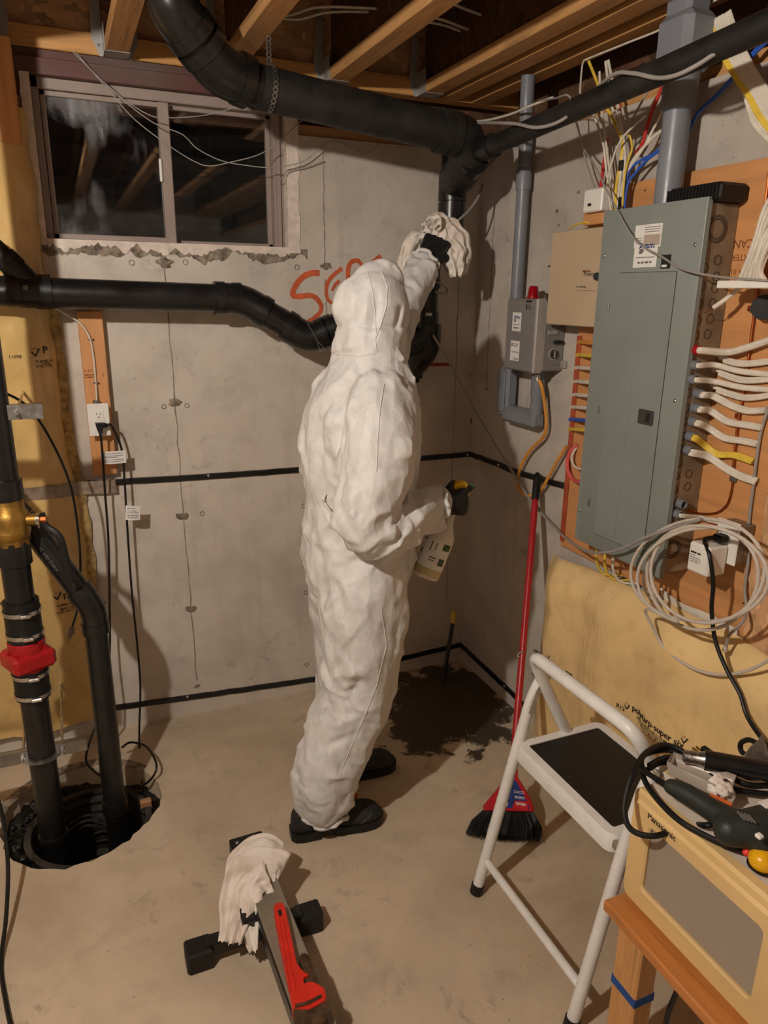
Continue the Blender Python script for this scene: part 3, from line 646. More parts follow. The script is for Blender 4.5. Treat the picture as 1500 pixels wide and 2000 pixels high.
for k in range(3):
    MB().tube(crv([L2+V(-.02+.02*k, -.05, .06-.05*k), L2+V(.01+.02*k, -.062, .0-.02*k), L2+V(.03+.03*k, -.05, -.05)]), .0012, 5).build('cement_drip', m_inkg, wl)
# branch under the ceiling along the right wall
R0, R1 = PR(950, 290, -.27), PR(1560, 22, -.27)
br = thing('vent_branch', R0, 'long thin black branch pipe rising along the right wall under the joists', 'drain pipe')
MB().cyl(R0, R1, .0305, 24).build('pipe', m_blk_dusty, br)
dR = (R1-R0).normalized(); coupling(br, R0+dR*.02, dR, .034, .05, m_blk); MB().cyl(R0-dR*.05, R0, .03, 20).build('stub', m_blk, br)
# ------------------------------------------------------------------ sump pit
m_dirt = M('wet_black_dirt', rgb(30, 26, 20), .55, var=.6, scale=40, bump=1.0, bscale=45)
sump = thing('sump_pit', HC+V(0, 0, -.5), 'round sump pit cut in the floor with black corrugated basin and debris', 'sump pit')
mb = MB(); rows = []
for t_, r_ in [(-.02, .195)]+[(-.02-.02*i, .190+(.008 if i % 2 else 0)) for i in range(20)]: rows.append([HC+V(math.cos(2*PI*j/48)*r_+.02, math.sin(2*PI*j/48)*r_-.005, t_-.05) for j in range(48)])
mb.loft(rows, False); mb.ring(HC+V(.02, -.005, -.075), (0, 0, 1), .188, .022, .012, 48); mb.build('basin', M('grimy_basin', rgb(58, 55, 51), .5, var=.3), sump)
MB().lathe(HC+V(.02, -.005, -.47), (0, 0, 1), [(0, .001), (0, .2), (.08, .2), (.081, .001)], 40).build('dark_water', M('sump_water', rgb(14, 13, 11), .08, var=.2, scale=5), sump)
def dirt(s_, t_):
    a = 2*PI*s_; r_ = .205+.085*t_; q = HC+V(math.cos(a)*r_, math.sin(a)*r_, 0); return q+V(0, 0, -.095+.03*t_+.022*noise.noise(q*22)+.012*noise.noise(q*60))
MB().grid(dirt, 110, 8).build('debris_ring', m_dirt, sump)
rnd = random.Random(12)
mb = MB()
for i in range(70):
    a = rnd.uniform(0, 2*PI); q = HC+V(math.cos(a), math.sin(a), 0)*rnd.uniform(.205, .25); q.z = -.085+.02*rnd.random(); s_ = rnd.uniform(.005, .016); mb.ball(q, (s_, s_*rnd.uniform(.6, 1.2), s_*.7), 6, 5)
mb.build('pebbles', m_dirt, sump)['kind'] = 'stuff'
mb = MB()
for i in range(3): mb.tube(crv([HC+V(-.10+.04*i, .06, -.12), HC+V(.02, .10-.03*i, -.10), HC+V(.12, .02, -.14)]), .006, 8)
mb.build('inner_hose', m_rubber, sump)
MB().slab(lambda s_, t_: HC+V(.0+.10*s_, -.235+.02*t_+.03*s_, -.07+.01*math.sin(s_*7)+.02*t_), 6, 2, (0, 0, -.002)).build('yellow_scrap', M('dull_yellow_scrap', rgb(120, 104, 40), .6, var=.3), sump)
MB().rbox(HC+V(.215, .03, -.06), (.02, .012, .02), .004).build('wood_scrap', m_plate, sump)
MB().grid(lambda s_, t_: HC+V(math.cos(PI*(.2+.75*s_)), math.sin(PI*(.2+.75*s_)), 0)*(.256+.04*t_+.006*noise.noise(Vector((s_*20, 2, 2))))+V(0, 0, .0015), 40, 1).build('grout_rim', m_patch, sump, smooth=0)
# discharge pipe with valves
AX, AY = -1.858, -.522
dp = thing('discharge_pipe', (AX, AY, -.3), 'upright black sump discharge pipe with brass ball valve and red check valve', 'pipe')
ax = lambda z: V(AX, AY, z)
zv = lambda u, v: PB(u, v, AY-.04).z
for z0, z1 in ((-.42, .55), (.74, 1.0), (1.15, 2.47)): MB().cyl(ax(z0), ax(z1), .0415, 28).build('pipe', m_blk, dp)
MB().ring(ax(-.06), (0, 0, 1), .0415, .005, .035, 28).build('collar', m_blk, dp)
MB().lathe(ax(1.15), (0, 0, 1), [(0, .046), (.0, .049), (.06, .049), (.062, .042)], 28).build('adapter', m_blk, dp)
MB().lathe(ax(.95), (0, 0, 1), [(0, .042), (0, .049), (.07, .049), (.075, .047), (.08, .043)], 28).build('adapter', m_blk, dp)
bv = MB().lathe(ax(1.015), (0, 0, 1), [(0, .040), (0, .048), (.012, .048), (.016, .052), (.035, .056), (.04, .056), (.045, .054), (.07, .057), (.095, .054), (.105, .047), (.13, .047), (.137, .045)], 28).build('ball_valve', m_brass, dp)
MB().prism([(.052*math.cos(PI/4*i+PI/8), .052*math.sin(PI/4*i+PI/8)) for i in range(8)], ax(1.012), (1, 0, 0), (0, 1, 0), .03, (0, 0, 1)).build('hex_collar', m_brass, bv)
sd = V(.96, -.28, 0).normalized(); q0 = ax(1.085)+sd*.05
MB().cyl(q0, q0+sd*.035, .018, 16).build('stem_boss', m_brass, bv); MB().cyl(q0+sd*.03, q0+sd*.04, .02, 16).build('packing_nut', m_zinc, bv); MB().cyl(q0+sd*.038, q0+sd*.055, .010, 6).build('stem_nut', m_copper, bv)
hp = q0+sd*.042; MB().tube(bend([hp+V(-.0, 0, .02), hp+V(.004, 0, -.02), hp+V(.045, -.015, -.05), hp+V(.06, -.02, -.205)], .03), .011, 10, flat=.35, hint=(0, 1, 0)).build('lever', m_rubber, bv)
def clampband(z, par):
    MB().ring(ax(z), (0, 0, 1), .0535, .0022, .013, 32).build('hose_clamp', m_zinc, par)
    MB().rbox(ax(z+.0065)+V(.012, -.061, 0), (.016, .007, .006), .003).build('clamp_screw', m_zinc, par)
for z0, z1, cl in ((.70, .83, (.715, .79)), (.50, .60, (.508, .578))):
    cpg = MB().lathe(ax(z0), (0, 0, 1), [(0, .045), (0, .052), (z1-z0, .052), (z1-z0, .045)], 28).build('rubber_coupling', m_rubber, dp)
    for z in cl: clampband(z, cpg)
cv = MB().lathe(ax(.60), (0, 0, 1), [(0, .04), (0, .05), (.02, .05), (.09, .055), (.095, .055), (.10, .048), (.10, .04)], 28)
cv = cv.build('check_valve', m_redv, dp)
MB().rbox(ax(.635), (.066, .06, .030), .012, (V(.9, .43, 0), V(-.43, .9, 0), V(0, 0, 1))).build('valve_flange', m_redv, cv)
for s_ in (-1, 1): MB().cyl(ax(.665)+V(.052*s_, -.022+.0*s_, 0), ax(.675)+V(.052*s_, -.022, 0), .008, 6).build('bolt', m_redv, cv)
mb = MB(); lines(mb, flatmap(ax(.632)+V(-.032, -.0655, 0), (.9, -.02, 0), (0, 0, 1)), 0, .035, [0, .008], .004, random.Random(7), 1); mb.build('small_print', m_pink, cv, smooth=0)
BX, BY = -1.655, -.495
d2 = thing('sump_vent_pipe', (BX, BY, -.3), 'slimmer black sump pipe bending back toward the insulation behind the valve', 'pipe')
q = PB(45, 1010, -.42); q2 = PB(-60, 900, -.38)
run(d2, [V(BX, BY, -.42), V(BX, BY, .755), q, q2], .0365, m_blk, rad=.05, skip=(2,))
MB().ring(V(BX, BY, -.02), (0, 0, 1), .0365, .006, .05, 28).build('collar', m_blk, d2)
dq = (q-V(BX, BY, .755)).normalized(); bq = V(BX, BY, .755).lerp(q, .5); a_, b_, _ = frame(dq, (0, -1, 0))
nn = (CAM-bq).normalized(); nn = (nn-dq*nn.dot(dq)).normalized(); ey_ = nn.cross(-dq).normalized()
text('PLASTIC ABS DWV', .016, (lambda a, b: bq+dq*(.12-a)+(nn*math.cos(b/.0365+.3)+dq.cross(nn)*-math.sin(b/.0365+.3))*-1*-.0369), m_inkg, d2)
MB().slab(lambda s_, t_: bq+dq*(.17-.05*s_)+(nn*math.cos(.5+.25*t_)+V(.6, 0, .7).normalized()*math.sin(.5+.25*t_))*.0375, 2, 4, -nn*.0008).build('sticker', m_paper, d2)
# strut brackets standing off the wall on threaded rods
def strut(x0, x1, z, y, rods, label, strap=True, tilt=0):
    s_ = thing('strut_bracket', ((x0+x1)/2, y, z), label, 'bracket'); h = .021
    mb = MB(); mb.box(x0, x1, y-.001, y+.001, z-h, z+h); mb.box(x0, x1, y, y+.022, z+h-.002, z+h); mb.box(x0, x1, y, y+.022, z-h, z-h+.002); mb.box(x0, x1, y+.02, y+.022, z+h-.009, z+h); mb.box(x0, x1, y+.02, y+.022, z-h, z-h+.009)
    mb.build('channel', m_steel, s_)
    if strap: MB().tube([V(AX+math.sin(a)*.045, AY-math.cos(a)*.045, z) for a in np.linspace(-PI/2-.1, PI/2+.1, 16)], .017, 8, flat=.12, hint=(0, 0, 1)).build('pipe_strap', m_steel, s_)
    for x in rods:
        r_ = MB().cyl((x, y-.03, z), (x, .0, z), .0045, 10).build('threaded_rod', m_zinc, s_); MB().cyl((x, y-.009, z), (x, y-.001, z), .009, 6).build('nut', m_zinc, r_)
    return s_
strut(-2.15, PB(168, 1440, AY).x, .285, AY, (-1.915, -1.797), 'low galvanized strut bracket strapping the discharge pipe above the sump')
strut(-2.15, PB(82, 790, AY-.03).x, 1.405, AY-.02, (-1.80,), 'high galvanized strut bracket across the discharge pipe near the outlet', strap=False)
# ------------------------------------------------------------------ right wall: backing boards
def ry(u, v, x): return PR(u, v, x).y
def rz(u, v, x): return PR(u, v, x).z
PTOP, PBOT = rz(1420, 322, -.02), rz(1160, 1098, -.02)
yL = ry(1112, 860, -.02)
m_plyv = m_plyr
ply = MB().box(-.02, -.0005, -2.1, yL, PBOT, PTOP, .001).build('backing_board', m_plyv)
tag(ply, 'orange plywood backing board on the right wall behind the breaker panel', 'board')
MB().box(-.026, -.02, yL-.022, yL, PBOT+.02, rz(1124, 655, -.02), .001).build('red_edge_strip', m_plyred, ply)
ym = flatmap(V(-.0207, ry(1472, 640, -.02), rz(1440, 470, -.02)), (0, 1, 0), (0, 0, -1))
for i, (b, s_) in enumerate((('CANPLY', .030), ('EXTERIOR', .022), ('CSA 0121', .020), ('SELECT', .018))):
    o_ = V(-.0207, ry(1433, 430, -.02), rz(1433, 430, -.02)-.05+.0)+V(0, -.075, -.036*i+.0)
    text(b, s_, flatmap(o_, (0, 1, 0), (0, 0, -1)), m_inkbrown, ply, 'stamp')
for u, v in ((1410, 368), (1260, 372), (1222, 1105), (1452, 1178), (1350, 958)): MB().cyl(PR(u, v, -.021), PR(u, v, -.0215), .003, 8).build('nail_head', m_ink, ply)
osbp = MB(); yy = ry(1463, 1150, -.03)
osbp.prism([(0, 0), (-.02, .06), (.005, .12), (-.015, .22), (-.008, .36), (-.4, .36), (-.4, -.18), (-.05, -.16), (-.02, -.08)], (-.034, yy, rz(1463, 1215, -.03)), (0, 1, 0), (0, 0, 1), .014, (1, 0, 0))
tag(osbp.build('strand_board_offcut', m_osb), 'ragged strand board offcut beside the right hand outlet', 'board')

# ------------------------------------------------------------------ breaker panel
XP = -.1385; PYL, PYR, PZ0, PZ1 = -.959, -1.357, .957, 1.985
bp = thing('breaker_panel', (XP, (PYL+PYR)/2, PZ0), 'tall grey-green electrical breaker panel on the orange plywood', 'electrical panel')
box = MB().box(XP+.004, -.021, PYR+.008, PYL-.008, PZ0+.012, PZ1-.012, .002).build('enclosure', m_panelside, bp)
mb = MB(); cw = .018
mb.loft([[V(XP+.016, PYR, PZ0), V(XP+.016, PYL, PZ0), V(XP+.016, PYL, PZ1), V(XP+.016, PYR, PZ1)], [V(XP+.002, PYR+.001, PZ0+.001), V(XP+.002, PYL-.001, PZ0+.001), V(XP+.002, PYL-.001, PZ1-.001), V(XP+.002, PYR+.001, PZ1-.001)],
         [V(XP, PYR+.004, PZ0+.004), V(XP, PYL-.03, PZ0+.004), V(XP, PYL-.03, PZ1-.004), V(XP, PYR+.004, PZ1-.004)]])
cov = mb.build('cover', m_panel, bp)
dA, dB = PR(1203, 536, XP), PR(1258, 1068, XP); dyl = ry(1185, 800, XP); dyr = ry(1290, 800, XP)
dz1, dz0 = rz(1262, 532, XP), rz(1208, 1062, XP)
mb = MB(); mb.box(XP-.0035, XP+.001, dyr, dyl, dz0, dz1, .0015); mb.box(XP-.0055, XP-.003, (dyl+dyr)/2+.012, dyl-.012, dz0+.012, dz1-.012, .002)
door = mb.build('door', m_panel, bp)
mb = MB(); g = .0012
for a, b, c, d in ((dyr-g, dyr, dz0, dz1), (dyl, dyl+g, dz0, dz1), (dyr, dyl, dz0-g, dz0), (dyr, dyl, dz1, dz1+g)): mb.box(XP-.0012, XP, a, b, c, d)
mb.build('door_gap', m_ink, bp, smooth=0)
lc = PR(1261, 815, XP-.005); la = MB().rbox(lc, (.004, .030, .021), .003).build('latch', M('dark_grey_plastic', rgb(62, 58, 54), .4, var=.05), door)
MB().rbox(lc+V(-.0035, -.012, 0), (.0015, .008, .014), .001).build('latch_slide', m_ink, la)
for u, v in ((1180, 500), (1358, 478), (1155, 762), (1318, 783), (1131, 996)):
    s_ = MB().ball(PR(u, v, XP), (.003, .0055, .0055), 12, 8).build('screw', m_zinc, cov)
for u, v in ((1189, 601), (1169, 800), (1150, 982)): MB().rbox(PR(u, v, XP-.002), (.003, .0022, .012), .001).build('hinge', m_steel, door)
bk = PR(1301, 511, XP); mb = MB().rbox(bk, (.0015, .017, .018), 0); kb = mb.build('main_breaker', m_ink, cov)
MB().rbox(bk+V(-.002, .003, -.011), (.001, .009, .003), 0).build('breaker_toggle', m_white, kb)
def sticker(par, u, v, x, w_, h_, kind, seed, up=(0, 0, 1), tilt=0.0):
    o = PR(u, v, x); ex = V(0, -math.cos(tilt), math.sin(tilt)); ey = V(0, math.sin(tilt), math.cos(tilt)); fm = flatmap(o+V(-.0009, 0, 0), ex, ey); r = random.Random(seed)
    s_ = MB().add([fm(0, 0), fm(w_, 0), fm(w_, h_), fm(0, h_)], [(0, 1, 2, 3)]).build('sticker', m_paper, par, smooth=0)
    f2 = lambda a, b: fm(a, b)+V(-.0006, 0, 0); f3 = lambda a, b: fm(a, b)+V(-.001, 0, 0)
    if kind == 'logo':
        mb = MB(); a = w_*.18; b = h_*.50
        mb.add([f2(a, b+h_*.16), f2(a+w_*.12, b+h_*.38), f2(a+w_*.24, b+h_*.26), f2(a+w_*.12, b+h_*.20)], [(0, 1, 2, 3)]); mb.build('house_logo', m_inkblue, par, smooth=0)
        mb = MB(); mb.add([f2(a+w_*.02, b+h_*.0), f2(a+w_*.14, b-h_*.02), f2(a+w_*.24, b+h_*.06), f2(a+w_*.22, b+h_*.18), f2(a+w_*.06, b+h_*.16)], [(0, 1, 2, 3, 4)]); mb.build('house_logo', m_inkg, par, smooth=0)
        mb = MB(); lines(mb, f2, w_*.44, w_*.86, [h_*.68, h_*.76], h_*.06, r, 1); mb.build('small_print', m_inkblue, par, smooth=0)
        mb = MB(); lines(mb, f2, w_*.12, w_*.9, [h_*.34], h_*.035, r, 1); lines(mb, f2, w_*.2, w_*.8, [h_*.14], h_*.07, r, 1); mb.build('small_print', m_inkg, par, smooth=0)
    elif kind == 'warning':
        mb = MB(); mb.add([f2(w_*.36, h_*.08), f2(w_*.96, h_*.08), f2(w_*.96, h_*.55), f2(w_*.36, h_*.55)], [(0, 1, 2, 3)]); mb.build('grey_panel', M('grey_print', rgb(178, 162, 148), .7, var=.05, bump=0), par, smooth=0)
        mb = MB(); lines(mb, f3, w_*.36, w_*.94, [h_*.66, h_*.76, h_*.86], h_*.03, r, 1); lines(mb, f3, w_*.05, w_*.3, [h_*.2, h_*.3, h_*.4], h_*.03, r, 1); mb.build('small_print', m_inkg, par, smooth=0)
    else:
        mb = MB(); lines(mb, f2, w_*.34, w_*.8, [h_*.82, h_*.72], h_*.04, r, 1); lines(mb, f2, w_*.08, w_*.94, [h_*.42], h_*.04, r, 1); lines(mb, f2, w_*.4, w_*.95, [h_*.06, h_*.12], h_*.03, r, 1); mb.build('small_print', m_inkg, par, smooth=0)
        mb = MB(); mb.add([f2(w_*.12, h_*.7), f2(w_*.24, h_*.72), f2(w_*.2, h_*.9), f2(w_*.1, h_*.86)], [(0, 1, 2, 3)]); mb.build('printed_logo', M('olive_print', rgb(90, 84, 40), .7, bump=0), par, smooth=0)
sticker(cov, 1238, 485, XP, .105, .060, 'warning', 1); sticker(cov, 1236, 523, XP, .092, .074, 'logo', 2)
# knockouts and cable connectors on the side of the enclosure
YS = PYR+.008
m_kno = M('knockout_edge', rgb(84, 72, 58), .6, var=.1)
def ko(u, v, r_, par=box):
    c = PB(u, v, YS); MB().ring(c+V(0, .0005, 0), (0, -1, 0), r_*.86, r_*.14, .0022, 20).build('knockout', m_kno, par)
c = PB(1400, 447, YS); ko(1400, 447, .026); ko(1400, 447, .034); c = PB(1313, 1075, YS); ko(1313, 1072, .022); ko(1313, 1072, .030)
for u, v in ((1401, 508), (1376, 523), (1398, 540), (1371, 559), (1395, 562), (1366, 594), (1390, 592), (1362, 626), (1386, 622), (1358, 655), (1381, 652), (1344, 768), (1340, 797), (1336, 824), (1332, 852), (1328, 878), (1325, 905), (1320, 930), (1317, 957), (1313, 988), (1309, 1016), (1345, 925), (1342, 950)):
    ko(u, v, .0125)
def connector(par, p, r_=.014, mat=None):
    mb = MB(); mb.lathe(p+V(0, .001, 0), (0, -1, 0), [(0, .006), (0, r_*.95), (.004, r_*.95), (.005, r_*.82), (.008, r_*.9), (.024, r_*.9), (.025, r_*.72), (.012, r_*.7), (.011, .002)], 18); return mb.build('connector', mat or m_cond, par)
def cable(label, px, r_=.0062, flat=.55, mat=None, start=None, conn=True, cat='cable', twin=0.0, name='white_cable', cmat=None, group=None, k=6):
    pts = [PR(*q) for q in px]
    if start:
        s0 = PB(max(start[0]-15, 1387-(start[1]-380)*.133+7), start[1], YS); pts = [s0+V(0, -.012, 0), s0+V(0, -.032, 0)]+pts
    P = crv(pts, k); t_ = thing(name, P[0], label, cat, group); MB().tube(P, r_, 8, flat=flat, hint=(1, 0, 0)).build('sheath', mat or m_nm, t_)
    if twin: MB().tube([p+V(-.004, .001, -twin) for p in P[2:]], r_*.9, 8, flat=flat, hint=(1, 0, 0)).build('sheath', mat or m_nm, t_)
    if start and conn: connector(t_, s0, mat=cmat)
    return t_
cable('thick twisted white feeder cable leaving the panel through the red bushing', [(1420, 688, -.06), (1452, 681, -.05), (1490, 669, -.04), (1530, 655, -.035)], .0095, .9, start=(1358, 683), cmat=m_redv)
cable('white cable sagging right below the thick twisted feeder', [(1405, 697, -.04), (1440, 708, -.035), (1475, 708, -.03), (1530, 700, -.03)], .007, twin=.004)
cable('white cable from the first grey connector under the red bushing', [(1397, 713, -.06), (1440, 724, -.05), (1490, 730, -.035), (1530, 732, -.03)], .0075, start=(1356, 712))
cable('white cable pair sagging under the first grey connector line', [(1395, 720, -.04), (1430, 735, -.032), (1465, 741, -.03), (1530, 735, -.03)], .006, twin=.006)
cable('white cable from the second grey connector under the red bushing', [(1395, 745, -.06), (1445, 756, -.05), (1490, 760, -.035), (1530, 762, -.03)], .0075, start=(1353, 740))
cable('white cable pair with a kink under the second grey connector line', [(1392, 755, -.04), (1425, 767, -.032), (1465, 775, -.03), (1530, 765, -.03)], .0055, twin=.006)
cable('white double cable from the third grey connector, held by the upper staple', [(1395, 773, -.05), (1430, 791, -.035), (1462, 801, -.03), (1496, 800, -.03)], .0078, start=(1374, 768), twin=.003)
cable('white double cable from the fourth grey connector, above the plain one', [(1390, 802, -.05), (1422, 822, -.035), (1460, 829, -.03), (1490, 834, -.03)], .0078, start=(1369, 796), twin=.003)
cable('white double cable from the fifth grey connector, just above the yellow cable', [(1386, 835, -.05), (1416, 854, -.035), (1452, 860, -.03), (1481, 866, -.03)], .0078, start=(1364, 823), twin=.003)
cable('twisted yellow cable drooping among the white cables beside the panel', [(1378, 868, -.05), (1402, 885, -.035), (1435, 887, -.03), (1472, 899, -.03)], .007, mat=m_nmy, start=(1358, 851), twin=.005, name='yellow_cable')
cable('white double cable just below the yellow cable beside the panel', [(1385, 889, -.05), (1418, 911, -.035), (1450, 928, -.03), (1479, 937, -.03)], .0065, start=(1354, 878), twin=.008)
cable('short white cable from the lowest connector toward the plug-in adapter', [(1365, 1010, -.045), (1385, 1016, -.035), (1405, 1020, -.03)], .0065, start=(1332, 1002))
e_ = thing('open_connector', PB(1324, 982, YS), 'empty grey cable connector above the lowest white cable', 'connector'); connector(e_, PB(1324, 982, YS), .015)
cable('copper ground wire bending up from the lowest connector to the plywood clamp', [(1345, 996, -.06), (1370, 1003, -.03), (1400, 1001, -.026), (1420, 985, -.026), (1428, 960, -.026), (1432, 935, -.026)], .0028, 1, m_copper, name='ground_wire', cat='wire')
gw = cable('bare copper ground wire running down the plywood behind the white cables', [(1508, 300, -.03), (1490, 440, -.03), (1482, 540, -.03), (1470, 640, -.026), (1455, 750, -.026), (1440, 840, -.026), (1431, 930, -.026)], .004, 1, m_copper, name='ground_wire', cat='wire')
MB().rbox(PR(1480, 603, -.03), (.006, .028, .007), .002).build('ground_clamp', m_copper, gw); MB().rbox(PR(1440, 812, -.026), (.004, .006, .006), .001).build('ground_clamp', m_copper, gw); MB().rbox(PR(1432, 936, -.026), (.005, .010, .007), .002).build('ground_clamp', m_steel, gw)
cable('dark grey cable dropping past the outlet box to a small phone plug', [(1512, 770, -.028), (1490, 830, -.028), (1480, 880, -.028), (1470, 960, -.028), (1463, 1020, -.028), (1462, 1090, -.03), (1455, 1150, -.035), (1458, 1190, -.05), (1450, 1215, -.09), (1425, 1240, -.10), (1418, 1262, -.10)], .0042, 1, m_grey, name='phone_cable')
MB().rbox(PR(1416, 1268, -.10), (.004, .006, .007), .001).build('phone_plug', m_clear, bpy.data.objects['phone_cable'])
# upper bundle at the top right
rnd = random.Random(21)
ub = [(m_nmy, 1403, 95, 0), (m_nmy, 1408, 92, 1), (m_nm, 1414, 90, 2), (m_nm, 1421, 86, 3), (m_nm, 1428, 82, 4), (m_nm, 1436, 78, 5), (m_nm, 1442, 74, 6)]
for i, (mt, u, v, k_) in enumerate(ub):
    o = i*4.5; L = [(u-18, v-52, -.05), (u, v, -.05), (u+34-o*.2, v+58, -.055), (1462+o*1.3, 190-o*.6, -.06), (1480+o*1.6, 225-o*.4, -.055), (1515+o*1.6, 268-o*.2, -.05), (1545, 300+o, -.05)]
    cable('yellow cable on the edge of the flat bundle above the panel' if mt is m_nmy else 'white cable in the flat bundle rising to the joists above the panel', L, .0062, .6, mt, name='bundle_cable', group='flat cable bundle above the panel')
for i in range(3): cable('white cable arching under the yellow edge of the flat bundle', [(1420+8*i, 110+3*i, -.045), (1448+6*i, 165, -.045), (1462+5*i, 210-3*i, -.04), (1475+7*i, 245-6*i, -.04), (1515+8*i, 285-12*i, -.04)], .006, .7, m_nm, name='bundle_cable', group='arching white cables under the flat bundle')
for i in range(2): cable('blue data cable crossing behind the flat white bundle', [(1510, 62+9*i, -.03), (1475, 98+6*i, -.03), (1430, 152+4*i, -.03), (1395, 190+2*i, -.028), (1362, 222, -.026), (1342, 262+4*i, -.026), (1330, 300, -.05)], .0042, 1, m_blue, name='data_cable', group='blue data cables behind the bundle')
# white bundle at mid right over the white strip
for i in range(7):
    a = (1500+i*3, 395+11*i, -.045-.006*(i % 3)); cable('white cable in the loose hank hanging above the white shelf strip', [(1560, 330+14*i, -.06), a, (1475+i*2, 470+9*i, -.05-.006*(i % 2)), (1452+i*7, 530+3*i, -.045), (1440+i*9, 556, -.04)], .0068, .85, m_nm, name='hank_cable', group='hank of white cables on the right')
sc = cable('stripped white cable end poking out from under the white shelf strip', [(1462, 548, -.06), (1440, 566, -.08), (1415, 586, -.10), (1393, 601, -.11)], .0062, .8, m_nm, name='stripped_cable')
MB().tube([PR(1393, 601, -.11), PR(1376, 612, -.115)], .0014, 6).build('bare_conductor', m_copper, sc)
ws = PR(1417, 556, -.12); tag(MB().box(-.15, -.09, -2.0, ws.y, ws.z-.009, ws.z+.009, .0015).build('shelf_strip', m_white), 'plain white plastic shelf strip jutting out over the cables', 'shelf')
MB_ = MB(); MB_.cyl(PR(1492, 600, -.021), PR(1492, 600, -.055), .03, 20); tag(MB_.build('round_box', m_rubber), 'round dark junction box half hidden under the white shelf strip', 'junction box')
# wires dropping into the top of the panel
TW = V(-.07, 0, 0)
def drop(label, pts, mt, r_=.0042, xs=None, name='branch_wire', group=None, flat=.8):
    n = len(pts); xs = xs or [-.05-.02*i/max(n-1, 1) for i in range(n)]
    return cable(label, [(u, v, x) for (u, v), x in zip(pts, xs)], r_, flat, mt, name=name, group=group)
drop('white wire at the left edge of the tangle above the panel', [(1150, 205), (1162, 230), (1171, 257), (1179, 285), (1183, 320), (1188, 365), (1199, 412), (1200, 425)], m_nm)
drop('white wire hugging the left edge wire above the panel', [(1171, 140), (1174, 205), (1179, 243), (1185, 290), (1191, 335), (1198, 380), (1202, 416), (1203, 428)], m_nm)
drop('yellow wire slanting through the tangle above the panel', [(1150, 120), (1163, 152), (1183, 205), (1195, 228), (1208, 258), (1216, 275), (1213, 310), (1203, 370), (1203, 425)], m_nmy, .005)
drop('white wire beside the slanting yellow wire above the panel', [(1183, 120), (1193, 200), (1203, 228), (1213, 268), (1215, 312), (1208, 380), (1207, 425)], m_nm, .005)
drop('white wire passing behind the branch pipe into the tangle', [(1188, 118), (1203, 190), (1211, 227), (1218, 273), (1221, 320), (1214, 380), (1210, 425)], m_nm, .005)
pk = drop('pink striped wire held by two black clips above the panel', [(1208, 194), (1213, 228), (1218, 275), (1213, 310), (1210, 340), (1209, 372), (1212, 405), (1212, 425)], m_pink, .004)
for u, v in ((1214, 323), (1213, 400)): MB().rbox(PR(u, v, -.068), (.007, .008, .014 if v < 350 else .022), .002).build('black_clip', m_ink, pk)
drop('thin pale wire curving left across the tangle above the panel', [(1262, 225), (1237, 247), (1217, 268), (1203, 293), (1194, 322), (1187, 355), (1192, 400), (1197, 425)], m_nm, .003, [-.09]*8, flat=1)
drop('white wire fanning right toward the big grey conduit', [(1306, 244), (1299, 250), (1276, 268), (1248, 298), (1231, 322), (1218, 350), (1213, 385), (1210, 425)], m_nm, .005)
drop('upper white wire fanning right behind the big grey conduit', [(1306, 196), (1290, 226), (1274, 256), (1258, 287), (1237, 318), (1222, 345), (1213, 390), (1211, 425)], m_nm, .004)
for i, L in enumerate(([(1300, 280), (1276, 301), (1257, 310), (1234, 326), (1226, 342), (1219, 370), (1216, 425)], [(1300, 286), (1263, 313), (1240, 339), (1229, 353), (1222, 380), (1218, 425)])):
    drop('blue data wire curving into the tangle from the big conduit', L, m_blue, .0045, name='data_wire', group='blue data wires beside the big conduit')
drop('red wire hidden at the left back of the tangle', [(1186, 270), (1180, 315), (1176, 345), (1172, 372)], m_red, .006, [-.03]*4)
drop('orange red cable slanting down left of the big conduit', [(1296, 160), (1287, 185), (1273, 218), (1262, 255), (1255, 280), (1242, 300)], m_red, .006, [-.03]*6)
drop('black and white wire coming down right of the pink wire', [(1272, 165), (1253, 200), (1238, 228), (1226, 262), (1222, 300), (1218, 350), (1214, 425)], m_grey, .0035, [-.06]*7)
drop('short yellow wire in the middle of the tangle', [(1228, 262), (1233, 275), (1234, 293), (1228, 310), (1220, 345), (1214, 425)], m_nmy, .0035, [-.075]*6)
pts = [(1053, 197, -.20), (1085, 192, -.24), (1111, 187, -.31), (1120, 222, -.22), (1131, 258, -.13), (1140, 290, -.08), (1156, 314, -.10), (1171, 343, -.12), (1196, 392, -.145), (1240, 468, -.16), (1295, 503, -.165), (1335, 526, -.165), (1400, 540, -.16), (1470, 546, -.155), (1540, 552, -.15)]
cable('long thin grey wire hanging from the ceiling across the panel front', pts, .0028, 1, m_grey, name='loose_wire', cat='wire')
cable('short grey wire dropping into the white phone box', [(1118, 205, -.12), (1131, 258, -.08), (1136, 280, -.06), (1146, 320, -.05), (1163, 372, -.055), (1166, 385, -.06)], .0028, 1, m_grey, name='loose_wire', cat='wire')
cable('thin white wire stapled along the lowest joist edge', [(1420, -12, -.02), (1300, 53, -.04), (1227, 83, -.05), (1150, 114, -.05), (1139, 122, -.06), (1135, 150, -.08), (1133, 182, -.10)], .003, 1, m_nm, name='loose_wire', cat='wire')
cable('grey cable weaving over and under the thin branch pipe', [(930, 240, -.28), (1000, 241, -.315), (1050, 249, -.315), (1100, 233, -.30), (1150, 188, -.23), (1198, 146, -.30), (1235, 143, -.313), (1283, 152, -.313), (1320, 147, -.31), (1360, 128, -.30), (1420, 92, -.28), (1520, 55, -.24)], .005, 1, m_grey, name='loose_cable')
cable('pale cable running between the joist and the branch pipe', [(925, 238, -.12), (960, 233, -.12), (1000, 222, -.12), (1040, 205, -.12), (1080, 190, -.1)], .004, 1, m_nm, name='loose_cable')
